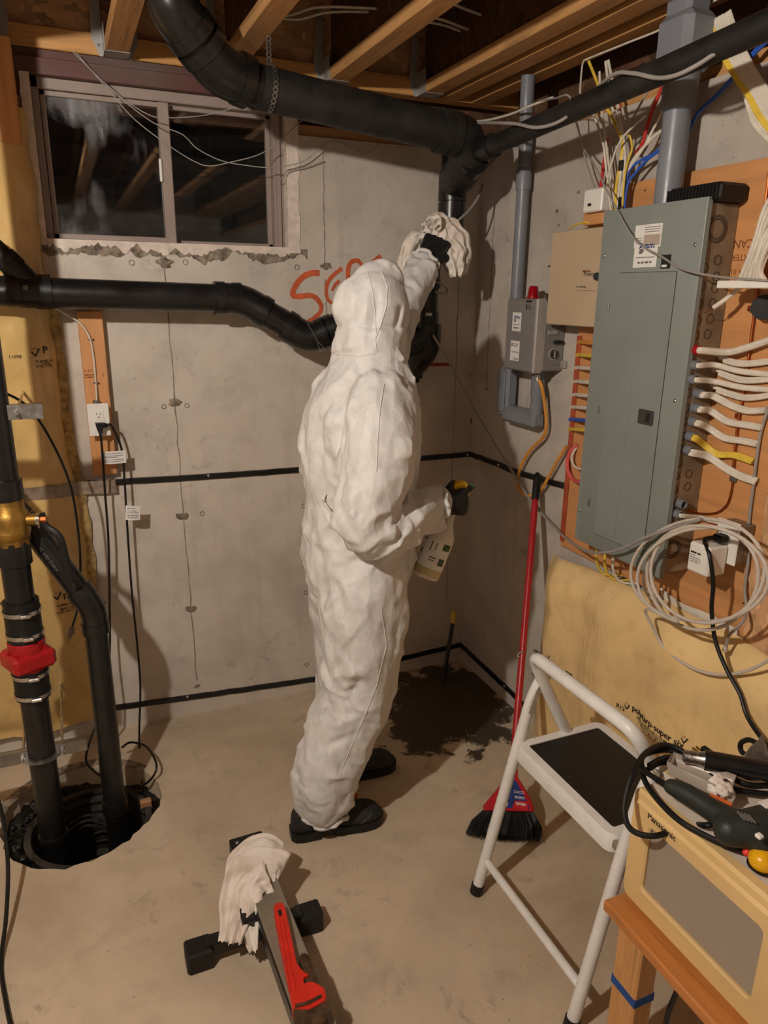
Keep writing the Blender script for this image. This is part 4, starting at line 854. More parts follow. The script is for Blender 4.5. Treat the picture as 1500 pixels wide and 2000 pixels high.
# phone box and black lid
pb = PR(1168, 392, -.06); ph = thing('phone_box', (pb.x, pb.y, pb.z-.03), 'small white phone junction box beside the tangle of wires', 'junction box')
MB().rbox(pb, (.022, .045, .034), .004).build('housing', m_white, ph); MB().rbox(pb+V(-.023, .012, -.012), (.001, .008, .004), 0).build('logo_print', m_ink, ph)
MB().rbox(PR(1168, 425, -.04), (.02, .05, .022), .002).build('wood_block', m_plyv, ph)
bl = thing('ribbed_lid', (-.075, -1.31, PZ1), 'black ribbed plastic lid lying on top of the breaker panel', 'lid')
la_, lb_ = ry(1328, 385, -.08), ry(1432, 372, -.08); MB().box(-.125, -.025, lb_, la_, PZ1-.011, PZ1+.034, .008).build('lid_body', m_rubber, bl)
for i in range(16): MB().box(-.129, -.124, la_+(lb_-la_)*(i+.5)/16-.0018, la_+(lb_-la_)*(i+.5)/16+.0018, PZ1-.008, PZ1+.028).build('rib', m_rubber, bl)
# small wood screws and connectors along the underside of the panel
for i, (u, v, mt, l_) in enumerate(((1166, 1082, m_nmy, 'yellow cable loop under the panel, nearest the wall corner'), (1182, 1090, m_nmy, 'second yellow cable loop under the panel'), (1198, 1096, m_nm, 'white cable loop under the panel beside the yellow loops'), (1258, 1128, m_nm, 'white cable loop under the panel behind the tubing coil'), (1275, 1138, m_nm, 'thick white cable loop under the panel corner'))):
    p = PR(u, v, -.08); P = [V(-.08, p.y, PZ0+.012), V(-.08, p.y, p.z-.02), V(-.06, p.y-.01, p.z-.065), V(-.04, p.y-.04, p.z-.07), V(-.025, p.y-.07, p.z-.06 if i < 3 else p.z-.08)]
    t_ = thing('loop_cable', P[0], l_, 'cable'); MB().tube(crv(P), .0055, 8, flat=.7).build('sheath', mt, t_); MB().cyl((-.08, p.y, PZ0+.012), (-.08, p.y, PZ0-.012), .012, 14).build('connector', m_cond, t_)
for i in range(5): cable('white cable lying along the board bottom under the panel', [(1290+3*i, 1150+8*i, -.03), (1330, 1180+4*i, -.03), (1380, 1200+4*i, -.03), (1440, 1232+4*i, -.03)], .005, .7, m_nm, name='low_cable', group='low cables along the board bottom')
# cables at the left flank of the panel
for v, mt, l_ in ((668, m_orange, 'short orange cable at the top of the left flank row'), (693, m_nmy, 'short yellow cable second in the left flank row'), (718, m_nm, 'short white cable under the upper yellow one on the left flank'), (745, m_nm, 'short white cable in the middle of the left flank row'), (771, m_nm, 'short white cable under the middle one on the left flank'), (795, m_nm, 'short white cable just above the blue one on the left flank'), (819, m_blue, 'short blue cable on the left flank of the panel'), (838, m_nmy, 'short yellow cable lowest in the left flank row')):
    u0 = 1141-(v-668)*.105; cable(l_, [(u0-13, v+1, -.022), (u0-8, v, -.03), (u0+4, v+1, -.06), (u0+22, v+2, -.08), (u0+44, v+4, -.085)], .0065, .6, mt, name='flank_cable')
cable('pink cable curving down beside the panel flank', [(1128, 868, -.022), (1116, 880, -.035), (1108, 900, -.04), (1110, 922, -.045), (1122, 938, -.05), (1140, 943, -.08)], .0075, .9, m_pink, name='flank_cable')
cable('thin white cable curving inside the pink one', [(1127, 872, -.022), (1118, 888, -.04), (1117, 900, -.045), (1124, 912, -.05), (1145, 920, -.08)], .0045, .9, m_nm, name='flank_cable')
# ------------------------------------------------------------------ beige box
gx = -.105; bg = thing('beige_box', PR(1110, 637, gx), 'flat beige metal enclosure overlapping the panel on the plywood', 'enclosure')
b0, b1 = ry(1072, 550, gx), PYL-.005; bz1, bz0 = rz(1120, 449, gx), rz(1110, 636, gx)
bc = MB().box(gx, -.02, b1, b0, bz0, bz1, .003).build('cover', m_beige, bg)
fb = lambda u, v: flatmap(PR(u, v, gx-.0008), (0, -1, 0), (0, 0, 1))
mb = MB(); lines(mb, fb(1138, 532), 0, .04, [0], .006, random.Random(9), 1); mb.build('small_print', m_inkbrown, bg, smooth=0); text('Protected', .017, fb(1140, 539), m_ink, bg, bold=.01); text('PowerBridge', .010, fb(1125, 562), m_ink, bg)
mb = MB(); f_ = fb(1127, 568); mb.add([f_(0, 0), f_(.09, 0), f_(.09, .001), f_(0, .001)], [(0, 1, 2, 3)]); mb.build('printed_line', m_ink, bg, smooth=0)
MB().cyl(PR(1166, 540, gx), PR(1166, 540, gx-.006), .012, 16).build('knob', m_ink, bg)
cable('loose yellow wire ends poking over the beige box', [(1112, 447, -.05), (1130, 437, -.06), (1148, 435, -.06), (1162, 438, -.05)], .003, 1, m_nmy, name='loose_wire', cat='wire')
# ------------------------------------------------------------------ pump alarm box, conduit and fittings
axp = -.125
ya0, ya1 = ry(987, 650, axp), ry(1046, 650, axp); az1, az0 = rz(1050, 584, axp), rz(1044, 730, axp)
al = thing('alarm_box', (axp, (ya0+ya1)/2, az0), 'grey pump alarm box with red beacon mounted on the concrete', 'alarm box')
MB().box(-.092, -.001, ya1-.004, ya0-.006, az0+.006, az1-.004, .004).build('back_box', m_alarm, al)
ld = MB().box(axp, -.090, ya1, ya0, az0, az1, .006).build('lid', m_alarm, al)
MB().box(axp-.001, -.088, ya1-.003, ya1+.012, az0-.002, az1+.002, .004).build('hinge_edge', m_alarm2, al)
sticker(ld, 1000, 646, axp, .058, .066, 'logo', 7); sticker(ld, 996, 703, axp, .060, .072, 'letter', 8)
mb = MB(); f_ = flatmap(PR(1027, 603, axp-.001), (0, -1, 0), (0, 0, 1)); mb.add([f_(0, .022), f_(.034, .022), f_(.034, .029), f_(0, .029)], [(0, 1, 2, 3)]); mb.add([f_(.002, -.004), f_(.007, -.004), f_(.007, .016), f_(.002, .016)], [(0, 1, 2, 3)]); lines(mb, f_, .011, .034, [0, .006, .012], .002, random.Random(2)); mb.build('warning_print', m_ink, ld, smooth=0)
sy = ya1-.004
kc = V(-.045, sy, az0+(az1-az0)*.26); MB().cyl(kc, kc+V(0, -.004, 0), .022, 24).build('lock_ring', m_alarm2, al); lk = MB().cyl(kc+V(0, -.004, 0), kc+V(0, -.007, 0), .017, 24).build('lock_dial', M('dark_dial', rgb(52, 48, 44), .35), al); MB().rbox(kc+V(0, -.0075, 0), (.003, .001, .013), 0).build('dial_mark', m_alarm2, lk)
MB().rbox(kc+V(.012, -.008, .042), (.020, .006, .006), .003).build('latch_lever', m_ink, al)
MB().rbox(kc+V(-.01, -.002, .075), (.022, .002, .008), .002).build('embossed_clip', m_alarm2, al)
mb = MB(); lines(mb, flatmap(kc+V(.0, -.0008, -.042), (1, 0, 0), (0, 0, 1)), 0, .03, [0, .006], .002, random.Random(4)); mb.build('embossed_print', m_inkg, al, smooth=0)
MB().rbox((-.006, sy-.012, az0+.03), (.004, .014, .013), .002).build('mounting_foot', m_alarm2, al); MB().ball((-.011, sy-.014, az0+.03), (.003, .005, .005), 8, 6).build('screw', m_zinc, al)
rb = V(-.072, PR(1041, 582, -.072).y, az1-.003); MB().lathe(rb, (0, 0, 1), [(0, .026), (.008, .026), (.008, .022), (.042, .017), (.047, .014), (.049, .006)], 24).build('beacon', m_redlens, al); MB().lathe(rb+V(.03, -.035, 0), (0, 0, 1), [(0, .012), (.016, .012), (.022, .008), (.024, .003)], 14).build('push_button', M('olive_button', rgb(70, 62, 52), .5), al)
cx_, cy_ = -.045, ry(1009, 575, -.045)
cdt = thing('small_conduit', (cx_, cy_, az1), 'narrow grey conduit rising from the alarm box along the concrete', 'conduit')
MB().cyl((cx_, cy_, az1-.004), (cx_, cy_, rz(1025, 330, cx_)+.02), .0235, 24).build('pipe', m_cond, cdt)
z_ = rz(1025, 345, cx_); MB().lathe((cx_, cy_, z_-.045), (0, 0, 1), [(0, .024), (0, .0275), (.06, .0285), (.075, .0245), (.08, .0235)], 24).build('bell_end', m_cond, cdt)
MB().tube(bend([V(cx_, cy_, z_), V(cx_, cy_, z_+.13), V(cx_-.02, cy_-.02, z_+.22), V(cx_-.02, cy_-.02, z_+.32)], .06), .0245, 20).build('offset_bend', m_cond, cdt)
fx = -.045; fit_ = thing('conduit_fitting', PR(1010, 820, fx), 'U-shaped grey conduit fitting hanging under the alarm box', 'fitting')
u0 = ry(991, 770, fx); ub_ = rz(990, 812, fx); ut = az0+.005; u1 = ry(1047, 800, fx)
MB().rbox((fx, u0, (ub_+ut)/2-.004), (.028, .034, (ut-ub_)/2), .014).build('left_body', m_cond, fit_); MB().box(fx-.026, fx+.03, u1-.022, u0, ub_-.018, ub_+.046, .012).build('cross_body', m_cond, fit_)
MB().lathe((fx, u1, ub_+.02), (0, 0, 1), [(0, .024), (.06, .024), (.06, .022), (.08, .022), (.08, .025), (ut-ub_-.02, .026)], 20).build('right_neck', m_cond, fit_); MB().rbox((fx-.03, u0, (ub_+ut)/2), (.004, .026, (ut-ub_)/2-.02), .003).build('cover_plate', m_cond, fit_)
oc_ = cable('orange cable looping from the alarm box to the plywood edge', [(1050, 738, -.06), (1058, 755, -.055), (1064, 790, -.04), (1067, 830, -.035), (1060, 855, -.03), (1035, 880, -.03), (1018, 910, -.03), (1011, 940, -.03), (1020, 962, -.035), (1040, 968, -.035), (1058, 955, -.03), (1075, 925, -.03), (1090, 898, -.03), (1106, 872, -.024)], .0068, .9, m_orange, name='orange_cable')
MB().cyl(PR(1050, 732, -.06), PR(1050, 744, -.06), .011, 12).build('connector', m_zinc, oc_)
# ------------------------------------------------------------------ big conduit from the panel to the joists
bx_ = -.082; by_ = ry(1306, 370, bx_); bcx = thing('large_conduit', (bx_, by_, PZ1-.012), 'thick grey conduit rising from the panel top to the joists', 'conduit')
zt = rz(1328, 215, bx_); MB().cyl((bx_, by_, PZ1-.011), (bx_, by_, zt+.06), .0365, 28).build('pipe', m_cond, bcx)
MB().lathe((bx_, by_, zt), (0, 0, 1), [(0, .037), (0, .044), (.07, .046), (.09, .05), (.10, .05)], 28).build('hub', m_cond, bcx)
hb = MB(); hb.rbox((bx_, by_, zt+.155), (.055, .062, .07), .02); hb.box(bx_-.03, bx_+.05, by_-.03, by_+.06, zt+.2, zt+.30, .012); hb.build('pull_elbow', m_cond, bcx)
MB().cyl((bx_-.054, by_+.045, zt+.12), (bx_-.058, by_+.045, zt+.12), .006, 10).build('screw', m_ink, bcx)
mb = MB(); lines(mb, lambda a, b: V(bx_, by_, zt-.03-a)+V(-math.cos(b/.0365+.35)*.0368, math.sin(b/.0365+.35)*.0368, 0), 0, .07, [0], .010, random.Random(8), 1); mb.build('small_print', m_inkg, bcx, smooth=0)
# ------------------------------------------------------------------ grey data cable from the stack down to the coil, tubing coil
gp = [PB(846, 655, -.29), PB(880, 712, -.24), PB(920, 790, -.17), PR(960, 857, -.08), PR(1000, 920, -.05), PR(1035, 975, -.045), PR(1085, 1032, -.06), PR(1120, 1062, -.12), PR(1152, 1078, -.17), PR(1200, 1076, -.18), PR(1260, 1050, -.18), PR(1310, 1033, -.18), PR(1370, 1014, -.18)]
g_ = thing('grey_cable', gp[0], 'grey cable stretched from the corner stack down across the concrete to the coil', 'cable'); MB().tube(crv(gp), .0048, 8).build('sheath', m_grey, g_)
tag(MB().tube(crv([PB(908, 329, -.30), PB(918, 336, -.33), PB(931, 337, -.33), PB(945, 331, -.31), PB(959, 319, -.26), PB(970, 303, -.2)]), .005, 8).build('cable_loop', m_grey), 'grey cable loop slung under the black corner fitting', 'cable')
tag(MB().tube(crv([PB(943, 360, -.2), PB(934, 385, -.24), PB(915, 412, -.26), PB(893, 432, -.265), PB(868, 453, -.25)]), .005, 8).build('grey_cable', m_grey), 'pale cable slanting across the upper stack above the rag', 'cable')
tag(MB().tube(crv([PB(825, 553, -.262), PB(842, 549, -.268), PB(858, 553, -.262), PB(871, 562, -.24), PB(873, 571, -.24), PB(862, 573, -.262), PB(850, 570, -.27)]), .0035, 8).build('cable_loop', m_grey), 'small pale cable loop curling round the stack under the rag', 'cable')
tag(MB().tube(crv([PB(880+14*math.cos(a), 505+28*math.sin(a), -.26+.004*a) for a in np.linspace(-1.4, 6.5, 22)]), .0032, 8).build('cable_coil', m_grey), 'small dark cable coil hanging on the stack behind the rag', 'cable')
tc = thing('tubing_coil', PR(1370, 1230, -.2), 'coil of translucent tubing hanging over the white adapter', 'tubing')
mb = MB(); P = []; cu, cv_ = 1372, 1115
for i in range(121):
    a = -2.0-2*PI*3.4*i/120; k_ = i/120; au = 128-18*math.sin(k_*9+1); av = 104-8*math.cos(k_*13); tl = .35
    u = cu+au*math.cos(a)*math.cos(tl)-av*math.sin(a)*math.sin(tl)*.5+6*math.sin(k_*11); v = cv_+k_*14+av*math.sin(a)*math.cos(tl)+au*math.cos(a)*math.sin(tl)*.35
    P.append(PR(u, v, -.185-.02*math.sin(k_*15)))
mb.tube(P, .0048, 8); mb.build('tubing', m_clear, tc)
MB().tube(crv([P[-1], PR(1262, 1190, -.16), PR(1275, 1225, -.13), PR(1295, 1262, -.11), PR(1320, 1285, -.115), PR(1360, 1308, -.12), PR(1410, 1318, -.12), PR(1460, 1310, -.12), PR(1510, 1285, -.12)]), .0045, 8).build('tubing_tail', m_clear, tc)
# ------------------------------------------------------------------ right outlet with adapter
rx = -.078; oc2 = PR(1419, 1058, rx); o2 = thing('outlet_box', (rx, oc2.y, oc2.z-.06), 'metal outlet box with white cover plate beside the tubing coil', 'outlet')
MB().box(rx+.004, -.021, oc2.y-.036, oc2.y+.034, oc2.z-.052, oc2.z+.052, .003).build('metal_box', m_steel, o2)
for dz in (-.025, 0, .025): MB().ring((-.05, oc2.y-.0355, oc2.z+dz), (0, -1, 0), .006, .003, .002, 12).build('knockout', m_zinc, o2)
MB().box(rx-.003, rx+.004, oc2.y-.037, oc2.y+.037, oc2.z-.059, oc2.z+.059, .003).build('cover_plate', m_white, o2); MB().cyl((rx-.003, oc2.y, oc2.z+.045), (rx-.0045, oc2.y, oc2.z+.045), .003, 10).build('screw', m_wpaint, o2)
ad = thing('plug_adapter', (rx-.04, oc2.y+.012, oc2.z-.09), 'boxy white plug-in adapter on the right hand outlet', 'adapter')
ac = V(rx-.0375, oc2.y+.022, oc2.z-.048); MB().rbox(ac, (.034, .036, .042), .006).build('housing', m_white, ad); mb = MB(); lines(mb, flatmap(ac+V(-.0347, .026, .013), (0, -1, 0), (0, 0, 1)), 0, .034, [0], .005, random.Random(6), 1); mb.build('small_print', m_ink, ad, smooth=0)
mb = MB(); lines(mb, flatmap(ac+V(-.0347, .026, 0), (0, -1, 0), (0, 0, 1)), 0, .036, [-.012, -.006, 0, .006], .0022, random.Random(5)); mb.build('small_print', m_inkg, ad, smooth=0)
pg = V(rx-.004, oc2.y-.006, oc2.z+.012)
cdp = [pg+V(-.03, .018, .0), pg+V(-.045, .034, -.012), PR(1386, 1085, -.15), PR(1393, 1140, -.14), PR(1390, 1190, -.13), PR(1397, 1250, -.13), PR(1418, 1305, -.13), PR(1445, 1355, -.13), PR(1460, 1400, -.14), PR(1490, 1445, -.16), PR(1530, 1490, -.2)]
c4 = thing('power_cable', pg, 'black power cord hanging from the right hand outlet past the insulation', 'cable'); MB().tube(crv(cdp), .0058, 10).build('cord', m_cord, c4); MB().rbox(pg+V(-.018, .008, 0), (.016, .016, .011), .005).build('plug', m_cord, c4)
# ------------------------------------------------------------------ insulation on the right wall below the boards
yt = [(-2.2, PBOT-.02), (ry(1390, 1222, -.05), rz(1390, 1222, -.05)), (ry(1240, 1150, -.05), rz(1240, 1150, -.05)), (ry(1100, 1092, -.05), rz(1100, 1092, -.05)), (ry(1076, 1080, -.05)+.005, rz(1076, 1080, -.05)-.02)]
ty = [q[0] for q in yt]; tz = [q[1] for q in yt]; IYL = ry(1062, 1200, -.04)
def insR(y, z):
    d = min(max((IYL+.02-y)/.16, 0), 1); e = min(max((float(np.interp(y, ty, tz))-z)/.12, 0), 1)
    return -.022-.085*math.sin(d*PI/2)**.7*(.35+.65*math.sin(e*PI/2))-.012*noise.noise(Vector((y*5, z*4, 1)))-.004*noise.noise(Vector((y*17, z*14, 9)))-.008*math.sin(y*22+1)
def surfR(s_, t_):
    y = IYL+.01*math.sin(t_*6)+(-2.25-IYL)*s_**1.3; zt_ = float(np.interp(y, ty, tz)); z = .01+(zt_-.01)*t_; return V(insR(y, z) if s_ > 0 else -.008, y, z)
i2 = thing('wall_insulation', (-.06, -1.4, .01), 'amber insulation under printed poly on the lower right wall', 'insulation')
MB().slab(surfR, 90, 50, (.012, 0, 0)).build('poly_sheet', m_poly2, i2, smooth=60)
def onR(u, v, ang=0.0):
    x = -.1
    for _ in range(4): p = PR(u, v, x); x = insR(p.y, p.z)-.003
    ca, sa = math.cos(ang), math.sin(ang)
    def fn(a, b):
        y = p.y-(a*ca-b*sa); z = p.z+a*sa+b*ca; return V(insR(y, z)-.003, y, z)
    return fn
text('polytarp-super six', .031, onR(1234, 1386), m_ink, i2, bold=.014); text('R12', .022, onR(1203, 1380), m_ink, i2, bold=.012); checkmark(onR(1224, 1380), .020, i2, m_ink); checkmark(onR(1336, 1446), .020, i2, m_ink)
text('60005-CAN/CGSB 51.34-M86', .0125, onR(1243, 1402), m_ink, i2, bold=.01)
for i, b in enumerate(('FLAME SPREAD RATING LESS THAN 150', 'THIS POLY MUST BE COVERED WITH A', 'CODE APPROVED THERMAL BARRIER')): text(b, .0095, onR(1247+2*i, 1411+7*i), m_ink, i2, bold=.01)
text('Guardian Building Products', .0135, onR(1120, 1328), m_ink, i2, bold=.012); mb = MB(); f_ = onR(1120, 1335); [mb.add([f_(a*.01, 0), f_(a*.01+.01, 0), f_(a*.01+.01, .0025), f_(a*.01, .0025)], [(0, 1, 2, 3)]) for a in range(6)]; mb.build('printed_line', m_ink, i2, smooth=0)
mb = MB(); f_ = onR(1102, 1326); mb.add([f_(0, 0), f_(.036, 0), f_(.036, .034), f_(0, .034)], [(0, 1, 2, 3)]); mb.build('printed_logo', m_ink, i2, smooth=0); text('CG', .018, (lambda g: (lambda a, b: g(a+.008, b+.014)+V(-.001, 0, 0)))(f_), m_poly2, i2, bold=.02)
text('er six', .030, onR(1043, 1272), m_ink, i2, bold=.014); checkmark(onR(1069, 1284), .018, i2, m_ink); text('1101', .013, onR(1086, 1318, PI/2), m_ink, i2)
# yellow capped rod in the corner
rd = thing('corner_rod', PB(866, 1325, -.16), 'dark rod with yellow cap standing in the wet corner', 'rod')
ra, rb_ = PG(866, 1330, .0), PB(885, 1212, -.12); MB().cyl(ra, rb_, .0095, 12).build('rod', m_blk, rd); MB().cyl(rb_-V(0, 0, .012), rb_+V(.002, .002, .045), .012, 12).build('cap', m_nmy, rd)
# painted word on the back wall
m_spray = M('orange_spray_paint', rgb(206, 96, 56), .7, var=.15, scale=20, bump=0)
sw = thing('painted_word', PB(650, 600, -.001), 'orange spray painted word on the concrete behind the hooded head', 'graffiti')
def stroke(px, wd, tap=.6):
    P = crv([PB(u, v, -.0018) for u, v in px], 6); mb = MB(); n = len(P); rows = []
    for i, p in enumerate(P):
        d = (P[min(i+1, n-1)]-P[max(i-1, 0)]).normalized(); nrm = V(-d.z, 0, d.x); w_ = wd*(1.2+.45*noise.noise(Vector((i*.4, px[0][0], 0))))*(1-(1-tap)*(i/(n-1))**3); rows.append([p+nrm*w_, p-nrm*w_])
    vs = [q for r_ in rows for q in r_]; mb.add(vs, [(2*i, 2*i+1, 2*i+3, 2*i+2) for i in range(n-1)]); mb.build('brush_stroke', m_spray, sw, smooth=0)
stroke([(624, 533), (605, 534), (588, 544), (575, 562), (572, 575), (582, 579), (605, 577), (618, 583), (627, 597), (625, 610), (612, 622), (600, 628)], .009)
stroke([(668, 524), (655, 534), (642, 548), (637, 565), (639, 582), (648, 591), (662, 588)], .0065); stroke([(663, 548), (655, 556), (648, 568)], .0055)
stroke([(680, 545), (680, 525), (686, 512), (698, 509), (707, 520), (706, 535)], .0075); stroke([(744, 500), (734, 508), (724, 516), (716, 528)], .008); stroke([(753, 512), (754, 525), (755, 540)], .006)
m_spray2 = M('faded_red_paint', rgb(156, 66, 48), .8, var=.2, bump=0); mb = MB(); a, b = PB(815, 713, -.0016), PB(880, 711, -.0016); mb.add([a+V(0, 0, .008), b+V(0, 0, .006), b-V(0, 0, .008), a-V(0, 0, .006)], [(0, 1, 2, 3)]); mb.build('painted_line', m_spray2, sw, smooth=0)
# wires hanging in front of the window
for l_, px in (('thin pale wire drooping from the header over the left pane', [(143, 102, -.0), (215, 172, -.04), (250, 200, -.05), (295, 226, -.05), (330, 230, -.05), (375, 228, -.05), (420, 221, -.06), (480, 203, -.2)]),
               ('thin dark wire sagging lowest across both window panes', [(150, 104, -.0), (212, 176, -.04), (265, 235, -.05), (335, 288, -.05), (385, 318, -.05), (412, 324, -.05), (450, 317, -.05), (500, 304, -.05), (530, 288, -.05), (560, 262, -.05), (590, 235, -.05), (606, 228, -.05)]),
               ('thin dark wire crossing the right pane toward the pipe', [(232, 190, -.03), (300, 240, -.04), (355, 262, -.05), (385, 290, -.05), (430, 313, -.05), (480, 323, -.05), (535, 327, -.05), (590, 316, -.04), (625, 290, -.04), (652, 275, -.04), (700, 296, -.04), (717, 300, -.04), (760, 268, -.05)]),
               ('short thin wire kinked over the right window jamb', [(535, 350, -.02), (552, 348, -.02), (562, 335, -.02), (600, 326, -.015), (632, 314, -.015)])):
    P = crv([PB(*q) for q in px]); tag(MB().tube(P, .0018, 6).build('hanging_wire', m_grey), l_, 'wire')
# ------------------------------------------------------------------ the person in white coveralls
def union(mb, voxel, smooth_it=6, fac=.5):
    """merge overlapping closed shapes into one continuous skin; returns numpy verts, faces, normals"""
    me = bpy.data.meshes.new('u'); me.from_pydata([tuple(p) for p in mb.v], [], mb.f)
    bm = bmesh.new(); bm.from_mesh(me); bmesh.ops.recalc_face_normals(bm, faces=bm.faces); bm.to_mesh(me); bm.free()
    ob = bpy.data.objects.new('u', me); COL.objects.link(ob)
    r = ob.modifiers.new('r', 'REMESH'); r.mode = 'VOXEL'; r.voxel_size = voxel; r.adaptivity = 0
    s = ob.modifiers.new('s', 'SMOOTH'); s.iterations = smooth_it; s.factor = fac
    bpy.context.view_layer.update()
    m2 = bpy.data.meshes.new_from_object(ob.evaluated_get(bpy.context.evaluated_depsgraph_get()))
    n = len(m2.vertices); co = np.empty(n*3); m2.vertices.foreach_get('co', co); no = np.empty(n*3); m2.vertices.foreach_get('normal', no)
    fs = [list(p.vertices) for p in m2.polygons]; bpy.data.objects.remove(ob); bpy.data.meshes.remove(me); bpy.data.meshes.remove(m2)
    return co.reshape(-1, 3), fs, no.reshape(-1, 3)
def skin(co, fs, name, mat, parent):
    mb = MB(); mb.add([Vector(p) for p in co], fs); o = mb.build(name, mat, parent, smooth=0); o.data.polygons.foreach_set('use_smooth', [True]*len(o.data.polygons)); return o
def limb(mb, pr, k=5, n=20, flat=1.0):
    P = crv([Vector(p[0]) for p in pr], k); R = np.interp(np.linspace(0, len(pr)-1, len(P)), range(len(pr)), [p[1] for p in pr]); mb.tube(P, list(R), n, flat=flat)
    mb.ball(P[0], (R[0],)*3, n, 8); mb.ball(P[-1], (R[-1]*.8,)*3, n, 8)
t = NT('white_coverall_fabric'); p = t.co(); p2 = t.co((1, 1, .6))
v1 = t.vor(p2, 17, 'DISTANCE_TO_EDGE'); n1 = t.noise(p, 26, 5, .6, .8); n2 = t.noise(t.co((1, 1, .5)), 9, 3, .5, 1.2)
t.col(t.ramp(n1, [(.3, rgb(200, 197, 194)), (.7, rgb(214, 212, 209))])); t.set(Roughness=.62)
f1_ = t.vor(t.co((1, 1, .45), (.25, .3, 0)), 9.5); f2_ = t.vor(t.co((1, 1, .5), (-.3, .2, .4)), 21)
t.bump(t.math('ADD', t.math('MULTIPLY', f1_, 1.0), t.math('ADD', t.math('MULTIPLY', f2_, .4), t.math('MULTIPLY', n1, .12))), .6, .024); m_suit = t.m
m_glove = M('black_glove', rgb(20, 20, 21), .6, var=.2, bump=.2, bscale=200)
m_boot = M('black_nubuck', rgb(44, 43, 42), .75, var=.3, scale=20, bump=.2, bscale=150)
m_skin = M('skin', rgb(196, 148, 122), .5, var=.06, sss=.1)
PC = V(-.86, -.80, 0)
person = thing('person', (-.92, -.80, 0), 'person in white hooded coveralls and black gloves wiping the corner stack', 'person')
mb = MB(); rings = []
for z, cx, a, b in ((.78, -.872, .10, .15), (.84, -.87, .155, .195), (.92, -.863, .172, .208), (1.0, -.856, .174, .210), (1.08, -.852, .168, .204), (1.13, -.851, .160, .198), (1.20, -.851, .169, .204), (1.32, -.851, .175, .210), (1.41, -.846, .163, .208), (1.48, -.838, .138, .192), (1.53, -.828, .112, .150), (1.58, -.822, .098, .112), (1.64, -.818, .100, .104)):
    rings.append([V(cx+a*math.cos(2*PI*j/32), -.80+b*math.sin(2*PI*j/32), z) for j in range(32)])
mb.loft(rings)
mb.ball((-.814, -.80, 1.685), (.106, .097, .122), 24, 16); mb.ball((-.800, -.80, 1.775), (.072, .040, .048), 20, 12); mb.ball((-.855, -.80, 1.70), (.078, .080, .085), 20, 12); mb.ball((-.825, -.80, 1.60), (.108, .106, .07), 20, 12)
limb(mb, [((-.872, -.885, .95), .13), ((-.880, -.892, .80), .142), ((-.888, -.898, .62), .126), ((-.905, -.90, .50), .118), ((-.955, -.90, .36), .113), ((-1.005, -.898, .25), .104), ((-1.02, -.896, .17), .100), ((-1.02, -.895, .12), .093), ((-1.015, -.895, .09), .084)])
limb(mb, [((-.856, -.715, .95), .13), ((-.856, -.71, .78), .132), ((-.852, -.70, .58), .116), ((-.865, -.69, .36), .10), ((-.888, -.675, .2), .09), ((-.892, -.67, .12), .075)])
limb(mb, [((-.845, -.945, 1.445), .098), ((-.873, -1.01, 1.36), .100), ((-.912, -1.045, 1.24), .097), ((-.940, -1.055, 1.155), .088), ((-.925, -1.055, 1.11), .080), ((-.85, -1.035, 1.105), .076), ((-.76, -.995, 1.118), .068), ((-.69, -.962, 1.128), .058), ((-.655, -.952, 1.13), .050)])
WR = PB(826, 520, -.345)
limb(mb, [((-.775, -.645, 1.455), .098), ((-.69, -.555, 1.54), .090), ((-.615, -.47, 1.62), .081), ((-.55, -.41, 1.70), .075), (tuple(WR+V(-.03, -.02, -.055)), .066), (tuple(WR), .055)])
co, fs, no = union(mb, .0058, 6)
def seg(p, a, b):
    ab = b-a; t_ = np.clip(((p-a)@ab)/(ab@ab), 0, 1); return np.linalg.norm(p-a-np.outer(t_, ab), axis=1), t_
N_ = len(co); disp = np.zeros(N_); A_ = np.array
nz = np.array([noise.noise(Vector((p[0]*7, p[1]*7, p[2]*4.5))) for p in co]); nz2 = np.array([noise.noise(Vector((p[0]*17+5, p[1]*17, p[2]*11))) for p in co])
cr1 = np.array([noise.voronoi(Vector((p[0]*8+.9*q+p[2]*1.6, p[1]*8, p[2]*3.8-p[0]*1.5)))[0][0] for p, q in zip(co, nz)]); cr2 = np.array([noise.voronoi(Vector((p[0]*20+p[2]*5, p[1]*20+3, p[2]*11-p[0]*4)))[0][0] for p in co])
head = np.clip((co[:, 2]-1.60)/.08, 0, 1); hood = (np.linalg.norm(co[:, :2]-A_([-.82, -.8]), axis=1) < .17)*head
rnd = random.Random(77); tan_z = A_([0, 0, 1.0])
for i in range(300):
    k_ = rnd.randrange(N_); c = co[k_]; n_k = no[k_]; sd_ = np.cross(tan_z, n_k); ln_ = np.linalg.norm(sd_)
    if ln_ < .2 or (hood[k_] > .3 and rnd.random() > .3): continue
    sd_ /= ln_; an = rnd.choice((rnd.uniform(.1, .75), rnd.uniform(2.4, 3.05), rnd.uniform(1.1, 2.0) if rnd.random() < .35 else rnd.uniform(.2, .9))); dr_ = tan_z*math.cos(an)+sd_*math.sin(an); hl = rnd.uniform(.025, .11); w_ = rnd.uniform(.008, .022); am = rnd.choice((-1, -1, 1))*rnd.uniform(.005, .014)
    if c[2] < .85: am *= .55; hl *= 1.35
    near = np.linalg.norm(co-c, axis=1) < hl+.05; q, t_ = seg(co[near], c-dr_*hl, c+dr_*hl); side_ = (co[near]-c)@np.cross(dr_, n_k)
    pr_ = np.clip(1-q/(w_*np.where(side_ > 0, 1.0, 2.6)), 0, 1)*(1-np.abs(2*t_-1)**2.5); disp[near] += am*pr_
disp += ((.020*(cr1-.35)+.006*(cr2-.35)))*(1-.6*hood)+.008*nz
